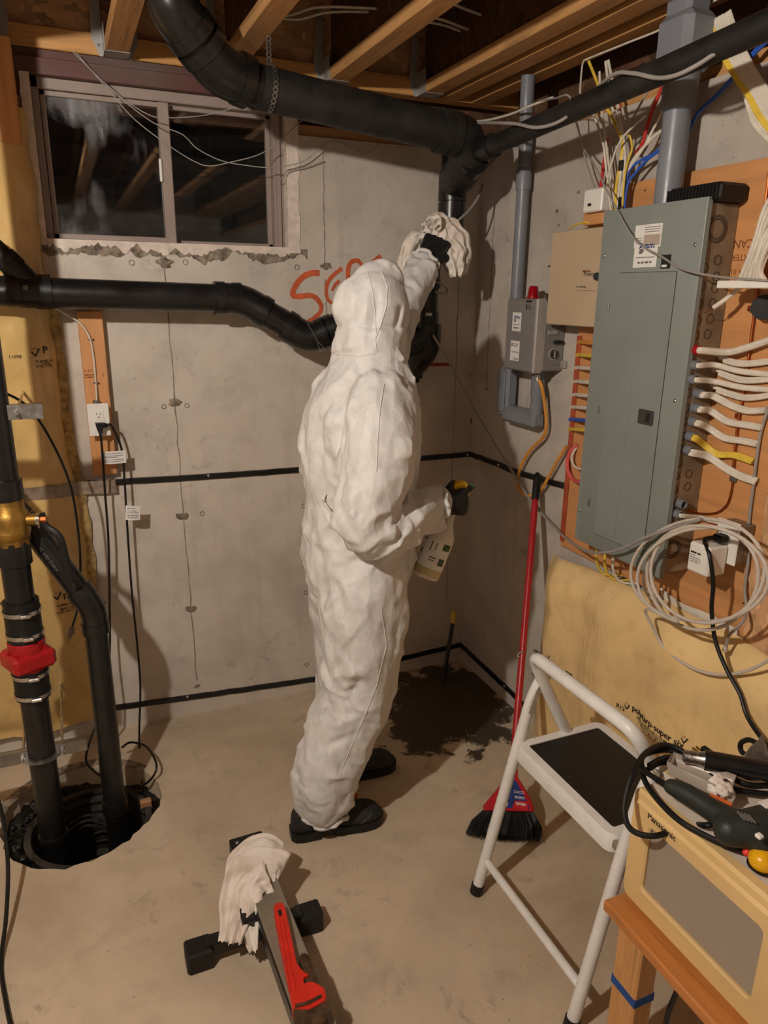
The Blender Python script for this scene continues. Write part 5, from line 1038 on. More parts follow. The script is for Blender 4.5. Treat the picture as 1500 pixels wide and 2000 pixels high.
# gathered folds where cloth bunches: (centre, radius, fold direction, frequency, amplitude)
for c, r, d, f, a in (((-.93, -1.06, 1.10), .15, (.55, 0, -.83), 150, .011), ((-.85, -1.03, 1.09), .12, (.9, .1, .42), 120, .008), ((-.85, -.8, 1.12), .24, (.12, 0, 1), 95, .007), ((-.90, -.9, .58), .22, (.35, 0, .94), 78, .007), ((-.98, -.9, .30), .20, (.42, 0, .9), 88, .008), ((-1.01, -.9, .15), .12, (.1, 0, 1), 120, .006), ((-.82, -.8, 1.575), .15, (.1, .0, 1), 150, .008),
                      ((-.87, -.85, .84), .2, (.6, .1, .8), 70, .008), ((-.56, -.42, 1.70), .16, (.5, .4, .75), 80, .006), ((-.80, -.95, 1.40), .18, (.75, -.1, .6), 62, .007), ((-.97, -.86, 1.30), .2, (.5, .4, -.75), 60, .006)):
    c = A_(c); d = A_(d)/np.linalg.norm(d); g_ = np.exp(-((np.linalg.norm(co-c, axis=1))/r)**2); ph = (co-c)@d*f*.62+nz*6.0+nz2*2.0; s_ = 1-np.abs(np.sin(ph*.5)); disp += a*.85*g_*(s_**1.5*1.8-.6)*np.clip(.6+1.3*nz2+.6*nz, 0, 1.4)
# long drawn creases seen on the back, the sleeve and the trousers
def pb3(u, v, y): return A_(PB(u, v, y))
for a, b, w_, dp_ in ((pb3(700, 930, -1.0), pb3(760, 780, -.98), .014, -.012), (pb3(665, 880, -1.0), pb3(690, 820, -.98), .012, -.010), (pb3(660, 860, -1.02), pb3(655, 1000, -1.08), .015, -.016), (pb3(735, 870, -1.0), pb3(730, 1010, -1.02), .012, -.010), (pb3(745, 1190, -.97), pb3(700, 1290, -1.0), .014, -.012), (pb3(712, 1300, -1.0), pb3(680, 1370, -1.0), .016, -.014), (pb3(640, 1110, -.98), pb3(740, 1085, -1.0), .014, -.009), (pb3(740, 1090, -1.0), pb3(752, 1130, -1.0), .012, -.008), (pb3(700, 1080, -1.0), pb3(620, 1100, -.95), .016, .008), (pb3(660, 1170, -1.0), pb3(650, 1330, -1.0), .02, .008), (pb3(620, 1340, -.95), pb3(700, 1300, -1.0), .016, .008), (pb3(600, 1440, -.97), pb3(690, 1400, -1.0), .014, .009), (pb3(600, 1480, -.98), pb3(690, 1430, -1.0), .014, -.009), (pb3(625, 1380, -.98), pb3(690, 1345, -1.0), .013, -.009),
                      (pb3(650, 790, -.93), pb3(735, 900, -1.0), .016, .008), (pb3(720, 1010, -1.08), pb3(790, 975, -1.05), .011, -.010), (pb3(700, 1035, -1.1), pb3(800, 1000, -1.04), .012, .009), (pb3(800, 545, -.42), pb3(835, 505, -.42), .012, -.008), (pb3(735, 940, -1.08), pb3(700, 1000, -1.12), .012, -.012), (pb3(690, 1005, -1.12), pb3(740, 965, -1.1), .010, .010), (pb3(755, 930, -1.05), pb3(800, 955, -1.03), .014, -.014), (pb3(640, 760, -.9), pb3(625, 900, -.88), .016, -.009), (pb3(675, 745, -.98), pb3(705, 800, -1.0), .012, .007)):
    q, _ = seg(co, a, b); disp += dp_*np.exp(-(q/w_)**2)
# keep the hand-side cuffs and the crown calm
disp *= np.where(co[:, 2] < .09, .3, 1)
co2 = co+no*disp[:, None]
# pressed centre seam ridge on the hood
rd_ = np.exp(-((co2[:, 1]+.80)/.016)**2)*np.clip((co2[:, 2]-1.62)/.1, 0, 1); co2 += no*(.006*rd_)[:, None]
cvl = skin(co2, fs, 'coverall', m_suit, person)
from mathutils.bvhtree import BVHTree
bvh = BVHTree.FromPolygons([tuple(q) for q in co2], fs)
def onbody(u, v, off=.002):
    d = sight(u, v).normalized(); h = bvh.ray_cast(CAM, d); 
    return (h[0]-d*off) if h[0] is not None else None
def seam(px, r_=.0016, name='seam', mat=None):
    P = [onbody(u, v, .0008) for u, v in px]; P = [q for q in P if q is not None]
    if len(P) > 2: MB().tube(crv(P, 4), r_, 6).build(name, mat or m_suit, cvl)
def dense(px, n=14):
    out = []
    for i in range(len(px)-1):
        for k in range(n): out.append((px[i][0]+(px[i+1][0]-px[i][0])*k/n, px[i][1]+(px[i+1][1]-px[i][1])*k/n))
    return out+[px[-1]]
seam(dense([(745, 530), (757, 560), (754, 600), (742, 640), (733, 660), (736, 690)], 6)); seam(dense([(718, 530), (728, 570), (733, 620), (735, 660)], 6)); seam(dense([(750, 750), (742, 800), (738, 860), (735, 920)], 6)); seam(dense([(655, 690), (700, 696), (735, 690)], 6)); seam(dense([(745, 1190), (755, 1260), (735, 1340), (712, 1400), (690, 1450), (668, 1500)], 6))
# wrist and ankle elastics
def elastic(c, d, r_, name='elastic_cuff'):
    a, b, d = frame(d); mb = MB(); P = []
    for i in range(48):
        an = 2*PI*i/48; q = r_*(1+.05*math.sin(an*9)+.03*math.sin(an*17)); P.append(Vector(c)+a*(q*math.cos(an))+b*(q*math.sin(an))+d*(.006*math.sin(an*4)))
    mb.tube(P, .007, 8, closed=True); return mb.build(name, m_suit, cvl)
elastic((-.652, -.951, 1.13), (1, .12, 0), .047); elastic(WR+V(.012, .008, .018), (.6, .35, .7), .050); elastic((-1.015, -.895, .080), (.05, 0, 1), .078); elastic((-.892, -.67, .108), (0, 0, 1), .072)
# hanging lower edge of the near sleeve, loose collar flap and waist tie
MB().slab(lambda s_, t_: V(-.655-.17*s_, -.975-.06*s_, 1.115-.018*math.sin(s_*3)-.058*t_*(1-s_*.75)-.02*s_)+V(.02*t_, -.008*math.sin(s_*9)*t_, 0), 14, 6, (0, .004, 0)).build('sleeve_drape', m_suit, cvl)
fl = onbody(776, 690) or PB(776, 690, -.86); MB().slab(lambda s_, t_: fl+V(-.004+.022*s_, -.003-.004*math.sin(t_*4), -.04+.018*s_+.06*t_*(1-.75*s_)), 6, 6, (0, .003, 0)).build('collar_flap', m_suit, cvl)
tie = [onbody(u, v, .004) for u, v in ((636, 965), (640, 985), (648, 1005))]
if all(tie): MB().tube(crv([tie[0], tie[0]+V(-.012, -.008, -.012), tie[1]+V(-.008, -.008, 0), tie[2]+V(.0, -.004, 0)]), .004, 8, flat=.3).build('waist_tie', m_suit, cvl)
# face inside the hood opening (turned to the stack)
fc = MB(); fc.ball((-.766, -.80, 1.675), (.064, .070, .090), 24, 16); fc.ball((-.686, -.80, 1.668), (.018, .013, .02), 12, 8); fc.ball((-.694, -.80, 1.69), (.012, .009, .03), 12, 8); fc.ball((-.705, -.80, 1.61), (.03, .04, .02), 12, 8)
_rc, _rs = math.cos(.75), math.sin(.75)
def turn(p): return V(-.816+(p[0]+.816)*_rc-(p[1]+.80)*_rs, -.80+(p[0]+.816)*_rs+(p[1]+.80)*_rc, p[2])
fc.v = [turn(q) for q in fc.v]; fax = (V(_rc, _rs, 0), V(-_rs, _rc, 0), V(0, 0, 1))
c_, f_, n_ = union(fc, .005, 4); face = skin(c_, f_, 'face', m_skin, person)
for s_ in (-1, 1):
    e0 = turn(V(-.704, -.80+.03*s_, 1.69)); ey = MB().ball(e0, (.009, .013, .008), 12, 8, fax).build('eye', m_white, face); MB().ball(e0+fax[0]*.006, (.004, .005, .005), 8, 6).build('iris', m_ink, ey); MB().rbox(e0+fax[0]*.004+V(0, 0, .018), (.005, .016, .003), .002, fax).build('eyebrow', m_boot, face)
MB().rbox(turn(V(-.698, -.80, 1.632)), (.004, .024, .004), .002, fax).build('mouth', M('lips', rgb(150, 88, 78), .5), face)
rm = MB(); P = [turn(V(-.742+.010*math.cos(a*2), -.80+.076*math.sin(a), 1.672+.094*math.cos(a))) for a in np.linspace(0, 2*PI, 40)[:-1]]; rm.tube(P, .006, 8, closed=True); rm.build('hood_rim', m_suit, cvl)
# ---------------- gloved hands: palm and five bent fingers each
def hand(wrist, X, Z, side, curl, name, spread=1.0, thumb=None, scale=1.0, long=.05):
    X = Vector(X).normalized(); Z = Vector(Z); Z = (Z-X*Z.dot(X)).normalized(); Y = Z.cross(X)*side; W = Vector(wrist)
    L = lambda x, y, z: W+(X*x+Y*y+Z*z)*scale
    mb = MB()
    def cap(p, q, r0, r1): mb.tube([p, p.lerp(q, .5), q], [r0*scale, (r0+r1)/2*scale, r1*scale], 12); mb.ball(p, (r0*scale,)*3, 12, 8); mb.ball(q, (r1*scale,)*3, 12, 8)
    cap(L(-long, 0, 0), L(.02, 0, 0), .029, .027)
    for y0, y1 in ((.012, .031), (.004, .010), (-.006, -.011), (-.014, -.030)): cap(L(.012, y0, 0), L(.086-abs(y1)*.12, y1, .003), .020, .0145)
    cap(L(.04, -.02, -.004), L(.07, .02, -.004), .016, .016)
    for i, (y, ls, b) in enumerate(((.031, (.043, .027, .021), .086), (.010, (.047, .030, .022), .090), (-.011, (.044, .028, .021), .086), (-.030, (.035, .022, .018), .078))):
        p = L(b, y, .003); an = 0; r_ = .0108 if i < 3 else .0095
        for k, l_ in enumerate(ls):
            an += curl[i][k]; q = p+(X*math.cos(an)-Z*math.sin(an)+Y*(spread*.10*(1.2-i*.8)*(k == 0)))*l_*scale; cap(p, q, r_-.0006*k, r_-.0006*(k+1)); p = q
    tp = thumb or ((.025, .026, -.006), (.052, .050, -.018), (.078, .052, -.036), (.098, .044, -.048)); rs = (.017, .0125, .0115, .010)
    for i in range(3): cap(L(*tp[i]), L(*tp[i+1]), rs[i], rs[i+1])
    c, f, n = union(mb, .0042, 3); return skin(c, f, name, m_glove, person)
g1 = (1.15, 1.35, .8); HR = V(-.648, -.951, 1.128)
hand(HR, (1, .10, -.05), (-.05, -1, .08), 1, [(.55, .9, .5), g1, g1, g1], 'glove', thumb=((.025, .026, -.006), (.050, .047, -.022), (.075, .052, -.044), (.094, .046, -.060)))
hand(WR+V(.012, .008, .020), (.62, .30, .72), (-.42, -.78, .46), -1, [(.9, 1.0, .6), (1.0, 1.1, .6), (1.05, 1.1, .6), (1.1, 1.1, .6)], 'glove', scale=1.14)
# ---------------- work boots
def boot(heel, d, L_=.315, label=None):
    d = Vector(d).normalized(); s = V(-d.y, d.x, 0); H = Vector(heel); mb = MB(); R = []
    for t_, w_, h_ in ((.0, .012, .065), (.015, .028, .09), (.06, .036, .112), (.16, .041, .122), (.3, .041, .122), (.42, .042, .110), (.52, .046, .094), (.65, .050, .080), (.78, .052, .073), (.88, .049, .066), (.95, .040, .056), (.985, .026, .044), (1.0, .010, .034)):
        ring = []
        for j in range(24):
            a = 2*PI*j/24; cx, sx = math.cos(a), math.sin(a); e = .72; x = math.copysign(abs(cx)**e, cx)*w_; z = .02+(h_-.02)*(.5+.5*math.copysign(abs(sx)**e, sx)); x *= 1-.28*max(0, (z-.05)/.12); ring.append(H+d*(t_*L_)+s*x+V(0, 0, z))
        R.append(ring)
    mb.loft(R); R = []
    for z, t_, a, b in ((.06, .22, .045, .036), (.10, .22, .045, .036), (.13, .24, .043, .036), (.15, .26, .040, .034)): R.append([H+d*(t_*L_+a*math.cos(2*PI*j/20))+s*(b*math.sin(2*PI*j/20))+V(0, 0, z) for j in range(20)])
    mb.loft(R); c, f, n = union(mb, .006, 5); bt = skin(c, f, 'boot', m_boot, person)
    def outline(k, heelonly=False):
        P = []
        for t_, w_ in ((-.01, .02), (.03, .036), (.12, .043), (.3, .042), (.45, .043), (.6, .050), (.75, .055), (.88, .052), (.96, .040), (1.01, .016)): P.append((t_*L_, w_*k))
        return [(x, y) for x, y in P]+[(x, -y) for x, y in P[::-1]]
    MB().prism(outline(1.0), H+V(0, 0, .016), d, s, .018, (0, 0, 1)).build('sole', m_rubber, bt)
    hl = MB(); hl.prism([(x, y) for x, y in outline(.98) if x < .11], H+V(0, 0, .0), d, s, .017, (0, 0, 1)); hl.prism([(x, y) for x, y in outline(.98) if x > .14], H+V(0, 0, .003), d, s, .014, (0, 0, 1)); hl.build('tread', m_rubber, bt)
    lc = MB()
    for k in range(5): t_ = .40+.045*k; z = .124-.0105*k; lc.tube(crv([H+d*(t_*L_)+s*-.026+V(0, 0, z-.012), H+d*(t_*L_+.006)+V(0, 0, z+.006), H+d*(t_*L_)+s*.026+V(0, 0, z-.012)]), .0024, 6)
    b0 = H+d*(.44*L_)+V(0, 0, .118)-s*.02; lc.tube(crv([b0, b0-s*.02+V(0, 0, .01), b0-s*.028+V(0, 0, -.02), b0-s*.02+d*.01+V(0, 0, -.035), b0-s*.03+d*.012+V(0, 0, -.075)]), .0022, 6); lc.build('laces', m_cord, bt)
    m_st = m_inkg
    for pts in (((.05, .10), (.16, .095), (.26, .085), (.29, .05), (.31, .032)), ((.36, .035), (.40, .06), (.47, .075), (.55, .078)), ((.72, .036), (.80, .055), (.85, .064))):
        for sg in (-1, 1):
            P = []
            for t_, z in pts:
                w_ = float(np.interp(t_, (.0, .06, .16, .3, .42, .52, .65, .78, .88), (.014, .036, .041, .041, .042, .046, .050, .052, .049)))*(1-.28*max(0, (z-.05)/.12)); hmax = float(np.interp(t_, (0, .06, .3, .42, .52, .65, .78, .88), (.08, .125, .13, .112, .094, .08, .073, .066))); u_ = min(max((z-.02)/(hmax-.02)*2-1, -1), 1); w_ *= (1-abs(u_)**2.8)**.36; P.append(H+d*(t_*L_)+s*(sg*(w_+.0006))+V(0, 0, z))
            MB().tube(crv(P), .0009, 5).build('stitching', m_st, bt)
    return bt
b1 = boot((-1.125, -.878, 0), (1, -.09, 0)); b2 = boot((-.965, -.655, 0), (1, .02, 0))
ot = PB(692, 1553, -.80); lab(MB().rbox(ot, (.012, .008, .016), .003, (V(.95, .3, 0), V(-.3, .95, 0), V(0, 0, 1))).build('boot_tag', M('orange_tag', rgb(214, 110, 48), .5), b2), 'small orange tag')
# ------------------------------------------------------------------ spray bottle in the near hand
b0, b1_ = PB(829, 1127, -.925), PB(884, 992, -.915); bd = (b1_-b0).normalized(); LB = (b1_-b0).length
t = NT('milky_plastic'); t.col(rgb(214, 208, 198)); t.set(Roughness=.35, Subsurface_Weight=.25, Subsurface_Scale=.02); m_milky = t.m
sb = thing('spray_bottle', b0, 'milky spray bottle with yellow trigger held in the gloved hand', 'spray bottle')
k_ = LB/.225
MB().lathe(b0, bd, [(0, .034*k_), (.004*k_, .040*k_), (.012*k_, .042*k_), (.125*k_, .042*k_), (.135*k_, .041*k_), (.15*k_, .034*k_), (.17*k_, .024*k_), (.185*k_, .019*k_), (.20*k_, .017*k_), (.225*k_, .016*k_)], 32).build('bottle', m_milky, sb)
MB().lathe(b0, bd, [(.010*k_, .0424*k_), (.034*k_, .0424*k_)], 32).build('cleaning_liquid', M('pale_yellow_liquid', rgb(190, 176, 132), .3, var=.1), sb)
nb = (CAM-b0).normalized(); nb = (nb-bd*nb.dot(bd)).normalized(); sbx = bd.cross(nb)
wrap = lambda an, h_: b0+bd*(h_*k_)+(nb*math.cos(an)+sbx*math.sin(an))*(.0427*k_)
MB().grid(lambda s_, t_: wrap(-1.5+3.0*s_, .036+.085*t_), 24, 2).build('label', m_paper, sb)
m_green = M('green_print', rgb(58, 92, 44), .6, var=.3, scale=60, bump=0); m_grn2 = M('dark_green_print', rgb(62, 92, 62), .6, var=.3, scale=80, bump=0)
wl2 = lambda an, h_: wrap(an, h_)+(wrap(an, h_)-b0-bd*(h_*k_)).normalized()*.0006
def patch(a0, a1, h0, h1, mat): MB().grid(lambda s_, t_: wl2(a0+(a1-a0)*s_, h0+(h1-h0)*t_), 5, 2).build('label_print', mat, sb)
SG = 1 if (wrap(.5, .05)-wrap(0, .05)).dot(RT) > 0 else -1
patch(SG*.45, SG*1.1, .098, .118, m_green); patch(SG*.5, SG*1.0, .05, .072, m_grn2); patch(SG*-1.2, SG*-.9, .112, .118, m_grn2); patch(SG*-1.2, SG*-1.0, .07, .085, m_grn2); patch(SG*-.42, SG*-.32, .085, .116, m_inkg); patch(SG*-.05, SG*.02, .092, .114, m_inkg); patch(SG*-.25, SG*.25, .066, .070, m_inkg); patch(SG*-.25, SG*.2, .058, .061, m_inkg)
pp = [PB(u, v, -.915) for u, v in ((869, 962), (879, 949), (893, 941), (905, 939), (911, 944), (909, 950), (904, 956), (914, 957), (916, 962), (908, 969), (896, 985), (880, 990), (874, 975))]
mb = MB(); n_ = len(pp); mid = sum(pp, Vector())/n_
mb.loft([[mid+(q-mid)*.8+V(0, -.015, 0) for q in pp], [q+V(0, -.009, 0) for q in pp], [q+V(0, .012, 0) for q in pp], [mid+(q-mid)*.8+V(0, .018, 0) for q in pp]])
tr = mb.build('trigger_head', M('yellow_plastic', rgb(232, 190, 30), .38, var=.06), sb); nz0 = PB(909, 953, -.912); MB().cyl(nz0, nz0+V(.028, .004, .002), .010, 14).build('nozzle', m_grn2, tr); MB().tube(crv([PB(903, 968, -.912), PB(912, 978, -.912), PB(911, 996, -.912)]), .006, 8).build('trigger', m_grn2, tr)
# ------------------------------------------------------------------ rags
t = NT('white_rag_cloth'); p = t.co(); f1 = t.noise(p, 14, 4); t.col(t.ramp(f1, [(.3, rgb(198, 182, 166)), (.55, rgb(224, 214, 204)), (.8, rgb(232, 224, 214))])); t.set(Roughness=.85); t.bump(t.math('ADD', t.noise(p, 240, 2), t.math('MULTIPLY', t.noise(p, 30, 3), 2)), .35, .004); m_rag = t.m
def lobe(mb, pts, wds, nrm, folds=3, amp=.012, seed=0, nu=26, nv=22, th=.003, crump=1.0):
    P = crv(pts, 8); nrm = Vector(nrm).normalized(); n = len(P)
    def fn(s_, t_):
        f = s_*(n-1); i = min(int(f), n-2); p = P[i].lerp(P[i+1], f-i); d = (P[i+1]-P[i]).normalized(); sd = d.cross(nrm).normalized(); w_ = float(np.interp(s_, np.linspace(0, 1, len(wds)), wds)); x = (t_-.5)*2
        fo = math.sin(x*PI*folds+seed+1.5*s_)*amp*(.5+.5*s_)+.35*amp*noise.noise(Vector((x*3, s_*6, seed))); fo += crump*(noise.voronoi(Vector((x*2.2+seed, s_*5, seed)))[0][0]-.35)*.03; return p+sd*(w_*x*(1+.22*noise.noise(Vector((s_*7, seed, x)))))+nrm*(fo-.012*x*x)+d*(.012*noise.noise(Vector((x*4, seed+3, 0)))*s_)
    mb.slab(fn, nu, nv, nrm*-th)
hc = WR+V(.075, .04, .085); toc = (CAM-hc).normalized()
mb = MB()
lobe(mb, [hc+V(.02, .0, .0), hc+V(.015, -.005, .045), hc+V(.005, -.02, .078), hc+V(-.02, -.03, .082), hc+V(-.045, -.03, .068)], (.045, .042, .034, .028, .02), (-.2, -.85, .5), 1.4, .008, 1)
lobe(mb, [hc+V(.02, .0, .03), hc+V(.05, -.012, .04), hc+V(.078, -.022, .005), hc+V(.088, -.025, -.06), hc+V(.08, -.025, -.105)], (.045, .048, .046, .044, .03), (-.25, -.95, .15), 1.6, .010, 2)
lobe(mb, [hc+V(.035, -.01, .0), hc+V(.058, -.04, -.025), hc+V(.056, -.046, -.07), hc+V(.062, -.046, -.12)], (.03, .034, .036, .018), (-.3, -.9, .1), 1.5, .009, 4)
lobe(mb, [hc+V(-.03, .03, .02), hc+V(-.07, .03, .005), hc+V(-.098, .03, -.045), hc+V(-.115, .03, -.10), hc+V(-.13, .03, -.15)], (.03, .038, .036, .030, .02), (-.2, -.95, .2), 1.2, .008, 6)
lobe(mb, [hc+V(-.03, .035, .03), hc+V(.0, .04, .045), hc+V(.05, .035, .01), hc+V(.07, .03, -.06)], (.035, .04, .04, .03), (0, -1, 0), 1.5, .01, 7)
o = mb.build('cleaning_rag', m_rag, smooth=70); tag(o, 'crumpled white rag pressed on the stack by the raised glove', 'rag')
# ------------------------------------------------------------------ broom leaning on the right wall
ht, hb_ = PR(1050, 922, -.03), PG(1002, 1540, .17)
hb_ = PG(990, 1640, .01)
bt_ = ht; bdv = (bt_-hb_).normalized(); Lb = (bt_-hb_).length
broom = thing('broom', hb_, 'red handled broom with black bristles leaning on the concrete wall', 'broom')
exb = (RT-bdv*RT.dot(bdv)).normalized(); ezb = exb.cross(bdv).normalized()
if ezb.dot(CAM-hb_) < 0: ezb = -ezb
BP = lambda a, l, c=0.0: hb_+exb*a+bdv*l+ezb*c
hn = .205
hd_ = MB().cyl(BP(0, hn-.02), BP(0, Lb-.10), .0125, 16).build('handle', M('red_handle', rgb(168, 30, 36), .35, var=.06), broom)
MB().lathe(BP(0, Lb-.115), bdv, [(0, .0135), (.02, .0145), (.09, .0145), (.105, .012), (.112, .006)], 16).build('grip', m_cord, broom)
MB().tube(crv([BP(0, .62, .013), BP(-.012, .615, .016), BP(-.018, .605, .012), BP(-.012, .60, .014)]), .003, 6).build('hang_loop', m_grey, broom)
m_bred = M('red_broom_plastic', rgb(178, 26, 36), .35, var=.08)
mb = MB(); pl = [(-.016, .225), (.016, .225), (.018, .20), (.055, .155), (.078, .115), (.080, .098), (.03, .092), (-.03, .086), (-.085, .078), (-.088, .092), (-.066, .125), (-.03, .175), (-.018, .20)]
mid = (0, .13); mb.loft([[BP(x*.93, l, -.014) for x, l in pl], [BP(x, l, -.010) for x, l in pl], [BP(x, l, .010) for x, l in pl], [BP(x*.93, mid[1]+(l-mid[1])*.93, .015) for x, l in pl]])
bh = mb.build('head', m_bred, broom)
m_lbl = M('blue_label', rgb(36, 58, 128), .4, var=.3, scale=30, bump=0)
mb = MB(); q = [(0, .196), (.018, .180), (.060, .118), (.062, .104), (-.05, .096), (-.044, .128), (-.012, .182)]; mb.add([BP(x, l, .0158) for x, l in q], [list(range(len(q)))]); mb.build('label', m_lbl, bh, smooth=0)
mb = MB(); q = [(.058, .103), (.056, .129), (.012, .125), (.006, .099)]; mb.add([BP(x, l, .0164) for x, l in q], [(0, 1, 2, 3)]); mb.build('label_red_field', M('label_red', rgb(196, 30, 44), .4, bump=0), bh, smooth=0)
ud = lambda x0, l0, c: (lambda a, b: BP(x0-a, l0-b, c))
text('vileda', .0145, ud(.050, .121, .017), m_white, bh, bold=.02); text('OSKAR', .011, ud(.046, .1405, .0165), m_white, bh, bold=.015)
mb = MB(); lines(mb, ud(.042, .152, .0166), 0, .035, [0, -.005], .0018, random.Random(1), 1); mb.build('small_print', m_white, bh, smooth=0)
for r_, mt, c in ((.013, m_white, .0162), (.010, M('peach_print', rgb(230, 150, 90), .5, bump=0), .0168)): mb = MB(); mb.add([BP(-.022+r_*math.cos(a), .112+r_*math.sin(a), c) for a in np.linspace(0, 2*PI, 17)[:-1]], [list(range(16))]); mb.build('label_sun', mt, bh, smooth=0)
mb = MB(); rnd = random.Random(5)
for i in range(420):
    s_ = rnd.uniform(-1, 1); r0 = rnd.uniform(-1, 1); a = BP(s_*.08+.0, .092+.006*s_, r0*.009); fl = -.006+.012*abs(s_); e = BP(s_*.125-.012+rnd.uniform(-.004, .004), rnd.uniform(-.004, .004)+(.012*abs(s_) if s_ > 0 else -.002), r0*.022+rnd.uniform(-.003, .003)); e.z = max(e.z, .001); m_ = a.lerp(e, .5)+exb*(s_*.012); mb.tube([a, m_, e], [.0016, .0017, .0009], 4, cap=False)
b_ = mb.build('bristles', m_cord, broom); b_['kind'] = 'stuff'
mb = MB(); R = []
for l, wa, wc in ((.09, .080, .010), (.05, .097, .014), (.015, .112, .017)): R.append([BP(wa*math.cos(a)-.004*(1-l/.09), l, wc*math.sin(a)) for a in np.linspace(0, 2*PI, 25)[:-1]])
mb.loft(R); mb.build('bristle_core', m_cord, broom)
# ------------------------------------------------------------------ folding step stool
sl = thing('step_stool', (-.42, -1.55, 0), 'white folding step stool with black tread and hoop handle', 'step stool')
rt_ = .0165
def leg(x0, y0, pts, foot=True):
    mb = MB(); mb.tube(bend(pts, .07, 7), rt_, 16); o = mb.build('front_leg', m_wpaint, sl)
    MB().cyl(Vector(pts[0])+V(0, 0, -.0), Vector(pts[0])+(Vector(pts[1])-Vector(pts[0])).normalized()*.03, rt_+.003, 16).build('rubber_foot', m_rubber, o); return o
for y0, y1 in ((-1.322, -1.312), (-1.785, -1.765)): leg(0, 0, [V(-.676, y0, .002), V(-.552, y1, .50), V(-.520, y1, .635), V(-.490, y1+(.0), .690), V(-.462, y1, .70)])
HL, HR_ = -1.330, -1.752
hoop = MB().tube(bend([V(-.146, HL+.02, .03), V(-.508, HL, .705), V(-.548, HL-.01, .785), V(-.545, HR_+.01, .785), V(-.500, HR_, .705), V(-.146, HR_-.02, .03)], .075, 9), rt_*1.06, 16).build('handle_hoop', m_wpaint, sl)
for y_ in (HL+.02, HR_-.02): MB().cyl((-.146+.010, y_, .0), (-.146-.006, y_, .04), rt_+.004, 16).build('rubber_foot', m_rubber, hoop)
for y_ in (HL+.03, HR_-.03): MB().cyl((-.50, y_-.012, .69), (-.50, y_+.012, .69), .007, 12).build('pivot_bolt', m_zinc, sl)
za = .112; xa = -.676+.124*za/.5; cb = MB().cyl((xa, -1.32, za), (xa, -1.782, za), .012, 14).build('cross_bar', m_wpaint, sl)
zb_ = .10; MB().cyl((-.19, HL, zb_), (-.19, HR_, zb_), .011, 14).build('rear_cross_bar', m_wpaint, sl)
tx0, tx1, ty0, ty1 = -.575, -.265, -1.742, -1.318
def rr(x0, x1, y0, y1, r_, n=5):
    P = []
    for cx, cy, a0 in ((x1-r_, y1-r_, 0), (x0+r_, y1-r_, PI/2), (x0+r_, y0+r_, PI), (x1-r_, y0+r_, 1.5*PI)):
        for k in range(n+1): a = a0+PI/2*k/n; P.append((cx+r_*math.cos(a), cy+r_*math.sin(a)))
    return P
o1 = rr(tx0, tx1, ty0, ty1, .03); o2_ = rr(tx0+.004, tx1-.004, ty0+.004, ty1-.004, .03); i1 = rr(tx0+.03, tx1-.03, ty0+.03, ty1-.03, .008); lift = lambda P, z: [V(x, y, z) for x, y in P]
mb = MB(); mb.loft([lift(o1, .452), lift(o1, .492), lift(o2_, .50), lift(i1, .50), lift(i1, .493)]); mb.build('tread', m_wpaint, sl)
t = NT('scuffed_black_mat'); p = t.co(); f1 = t.noise(p, 30, 5, .7); f2 = t.noise(p, 5, 2); t.col(t.mix(t.math('MULTIPLY', t.ramp(f1, [(.62, K4), (.72, W4)]), t.ramp(f2, [(.52, K4), (.65, (.7,)*3)])), rgb(16, 16, 15), rgb(150, 145, 135))); t.set(Roughness=.5); t.bump(t.vor(p, 160), .15, .003)
MB().loft([lift(i1, .490), lift(i1, .497)]).build('tread_mat', t.m, sl)
MB().rbox((tx0+.02, ty0-.004, .478), (.012, .012, .012), .004).build('hinge_bolt', m_zinc, sl)
MB().tube(crv([V(-.50, HL+.004, .69), V(-.53, HL-.005, .66), V(-.555, HL-.008, .61)]), .0035, 6).build('lock_wire', m_wpaint, sl)
# ------------------------------------------------------------------ wooden table, microwave
TZ = .45
tb = thing('wooden_table', (-.45, -2.3, 0), 'low varnished wooden table carrying the cream microwave', 'table')
TX, TY = -.676, -1.842
MB().box(TX, -.18, -2.9, TY, TZ-.028, TZ, .004).build('table_top', m_table, tb)
for x0, y0 in ((TX+.03, TY-.1), (-.27, TY-.1), (TX+.03, -2.86), (-.27, -2.86)): MB().box(x0, x0+.055, y0, y0+.075, 0, TZ-.028, .004).build('leg', m_tableleg, tb)
MB().box(TX+.085, TX+.105, -2.8, TY-.10, TZ-.10, TZ-.045, .003).build('side_rail', m_tableleg, tb); MB().box(TX+.09, -.25, TY-.075, TY-.055, TZ-.10, TZ-.028, .003).build('end_rail', m_tableleg, tb)
c = V(TX+.03, TY-.1, .235); lab(MB().box(c.x-.0006, c.x+.0556, c.y-.0006, c.y+.0756, .228, .25).build('masking_tape', M('blue_masking_tape', rgb(30, 78, 150), .6), tb), 'blue masking tape band')
tag(MB().tube(crv([V(-.60, -2.02, .40), V(-.585, -1.98, .2), V(-.56, -2.0, .06), V(-.52, -2.05, .008), V(-.45, -2.2, .008), V(-.42, -2.4, .008)]), .006, 8).build('power_cable', m_cord), 'black cord dangling beside the taped table leg', 'cable')
MX, MY0, MY1, MZ1, MXB = -.632, -1.846, -2.372, .742, -.235
m_cream = M('cream_plastic', rgb(212, 180, 126), .36, var=.05, scale=5); m_mwtop = M('offwhite_painted_steel', rgb(204, 192, 178), .42, var=.05)
mw = thing('microwave', (-.43, (MY0+MY1)/2, TZ), 'cream microwave oven on the low wooden table', 'microwave')
for x in (MX+.05, MXB-.04):
    for y in (MY0-.05, MY1+.05): MB().cyl((x, y, TZ), (x, y, TZ+.012), .014, 12).build('foot', m_rubber, mw)
MB().box(MX+.022, MXB, MY1+.004, MY0-.004, TZ+.010, MZ1-.006, .004).build('case', m_mwtop, mw)
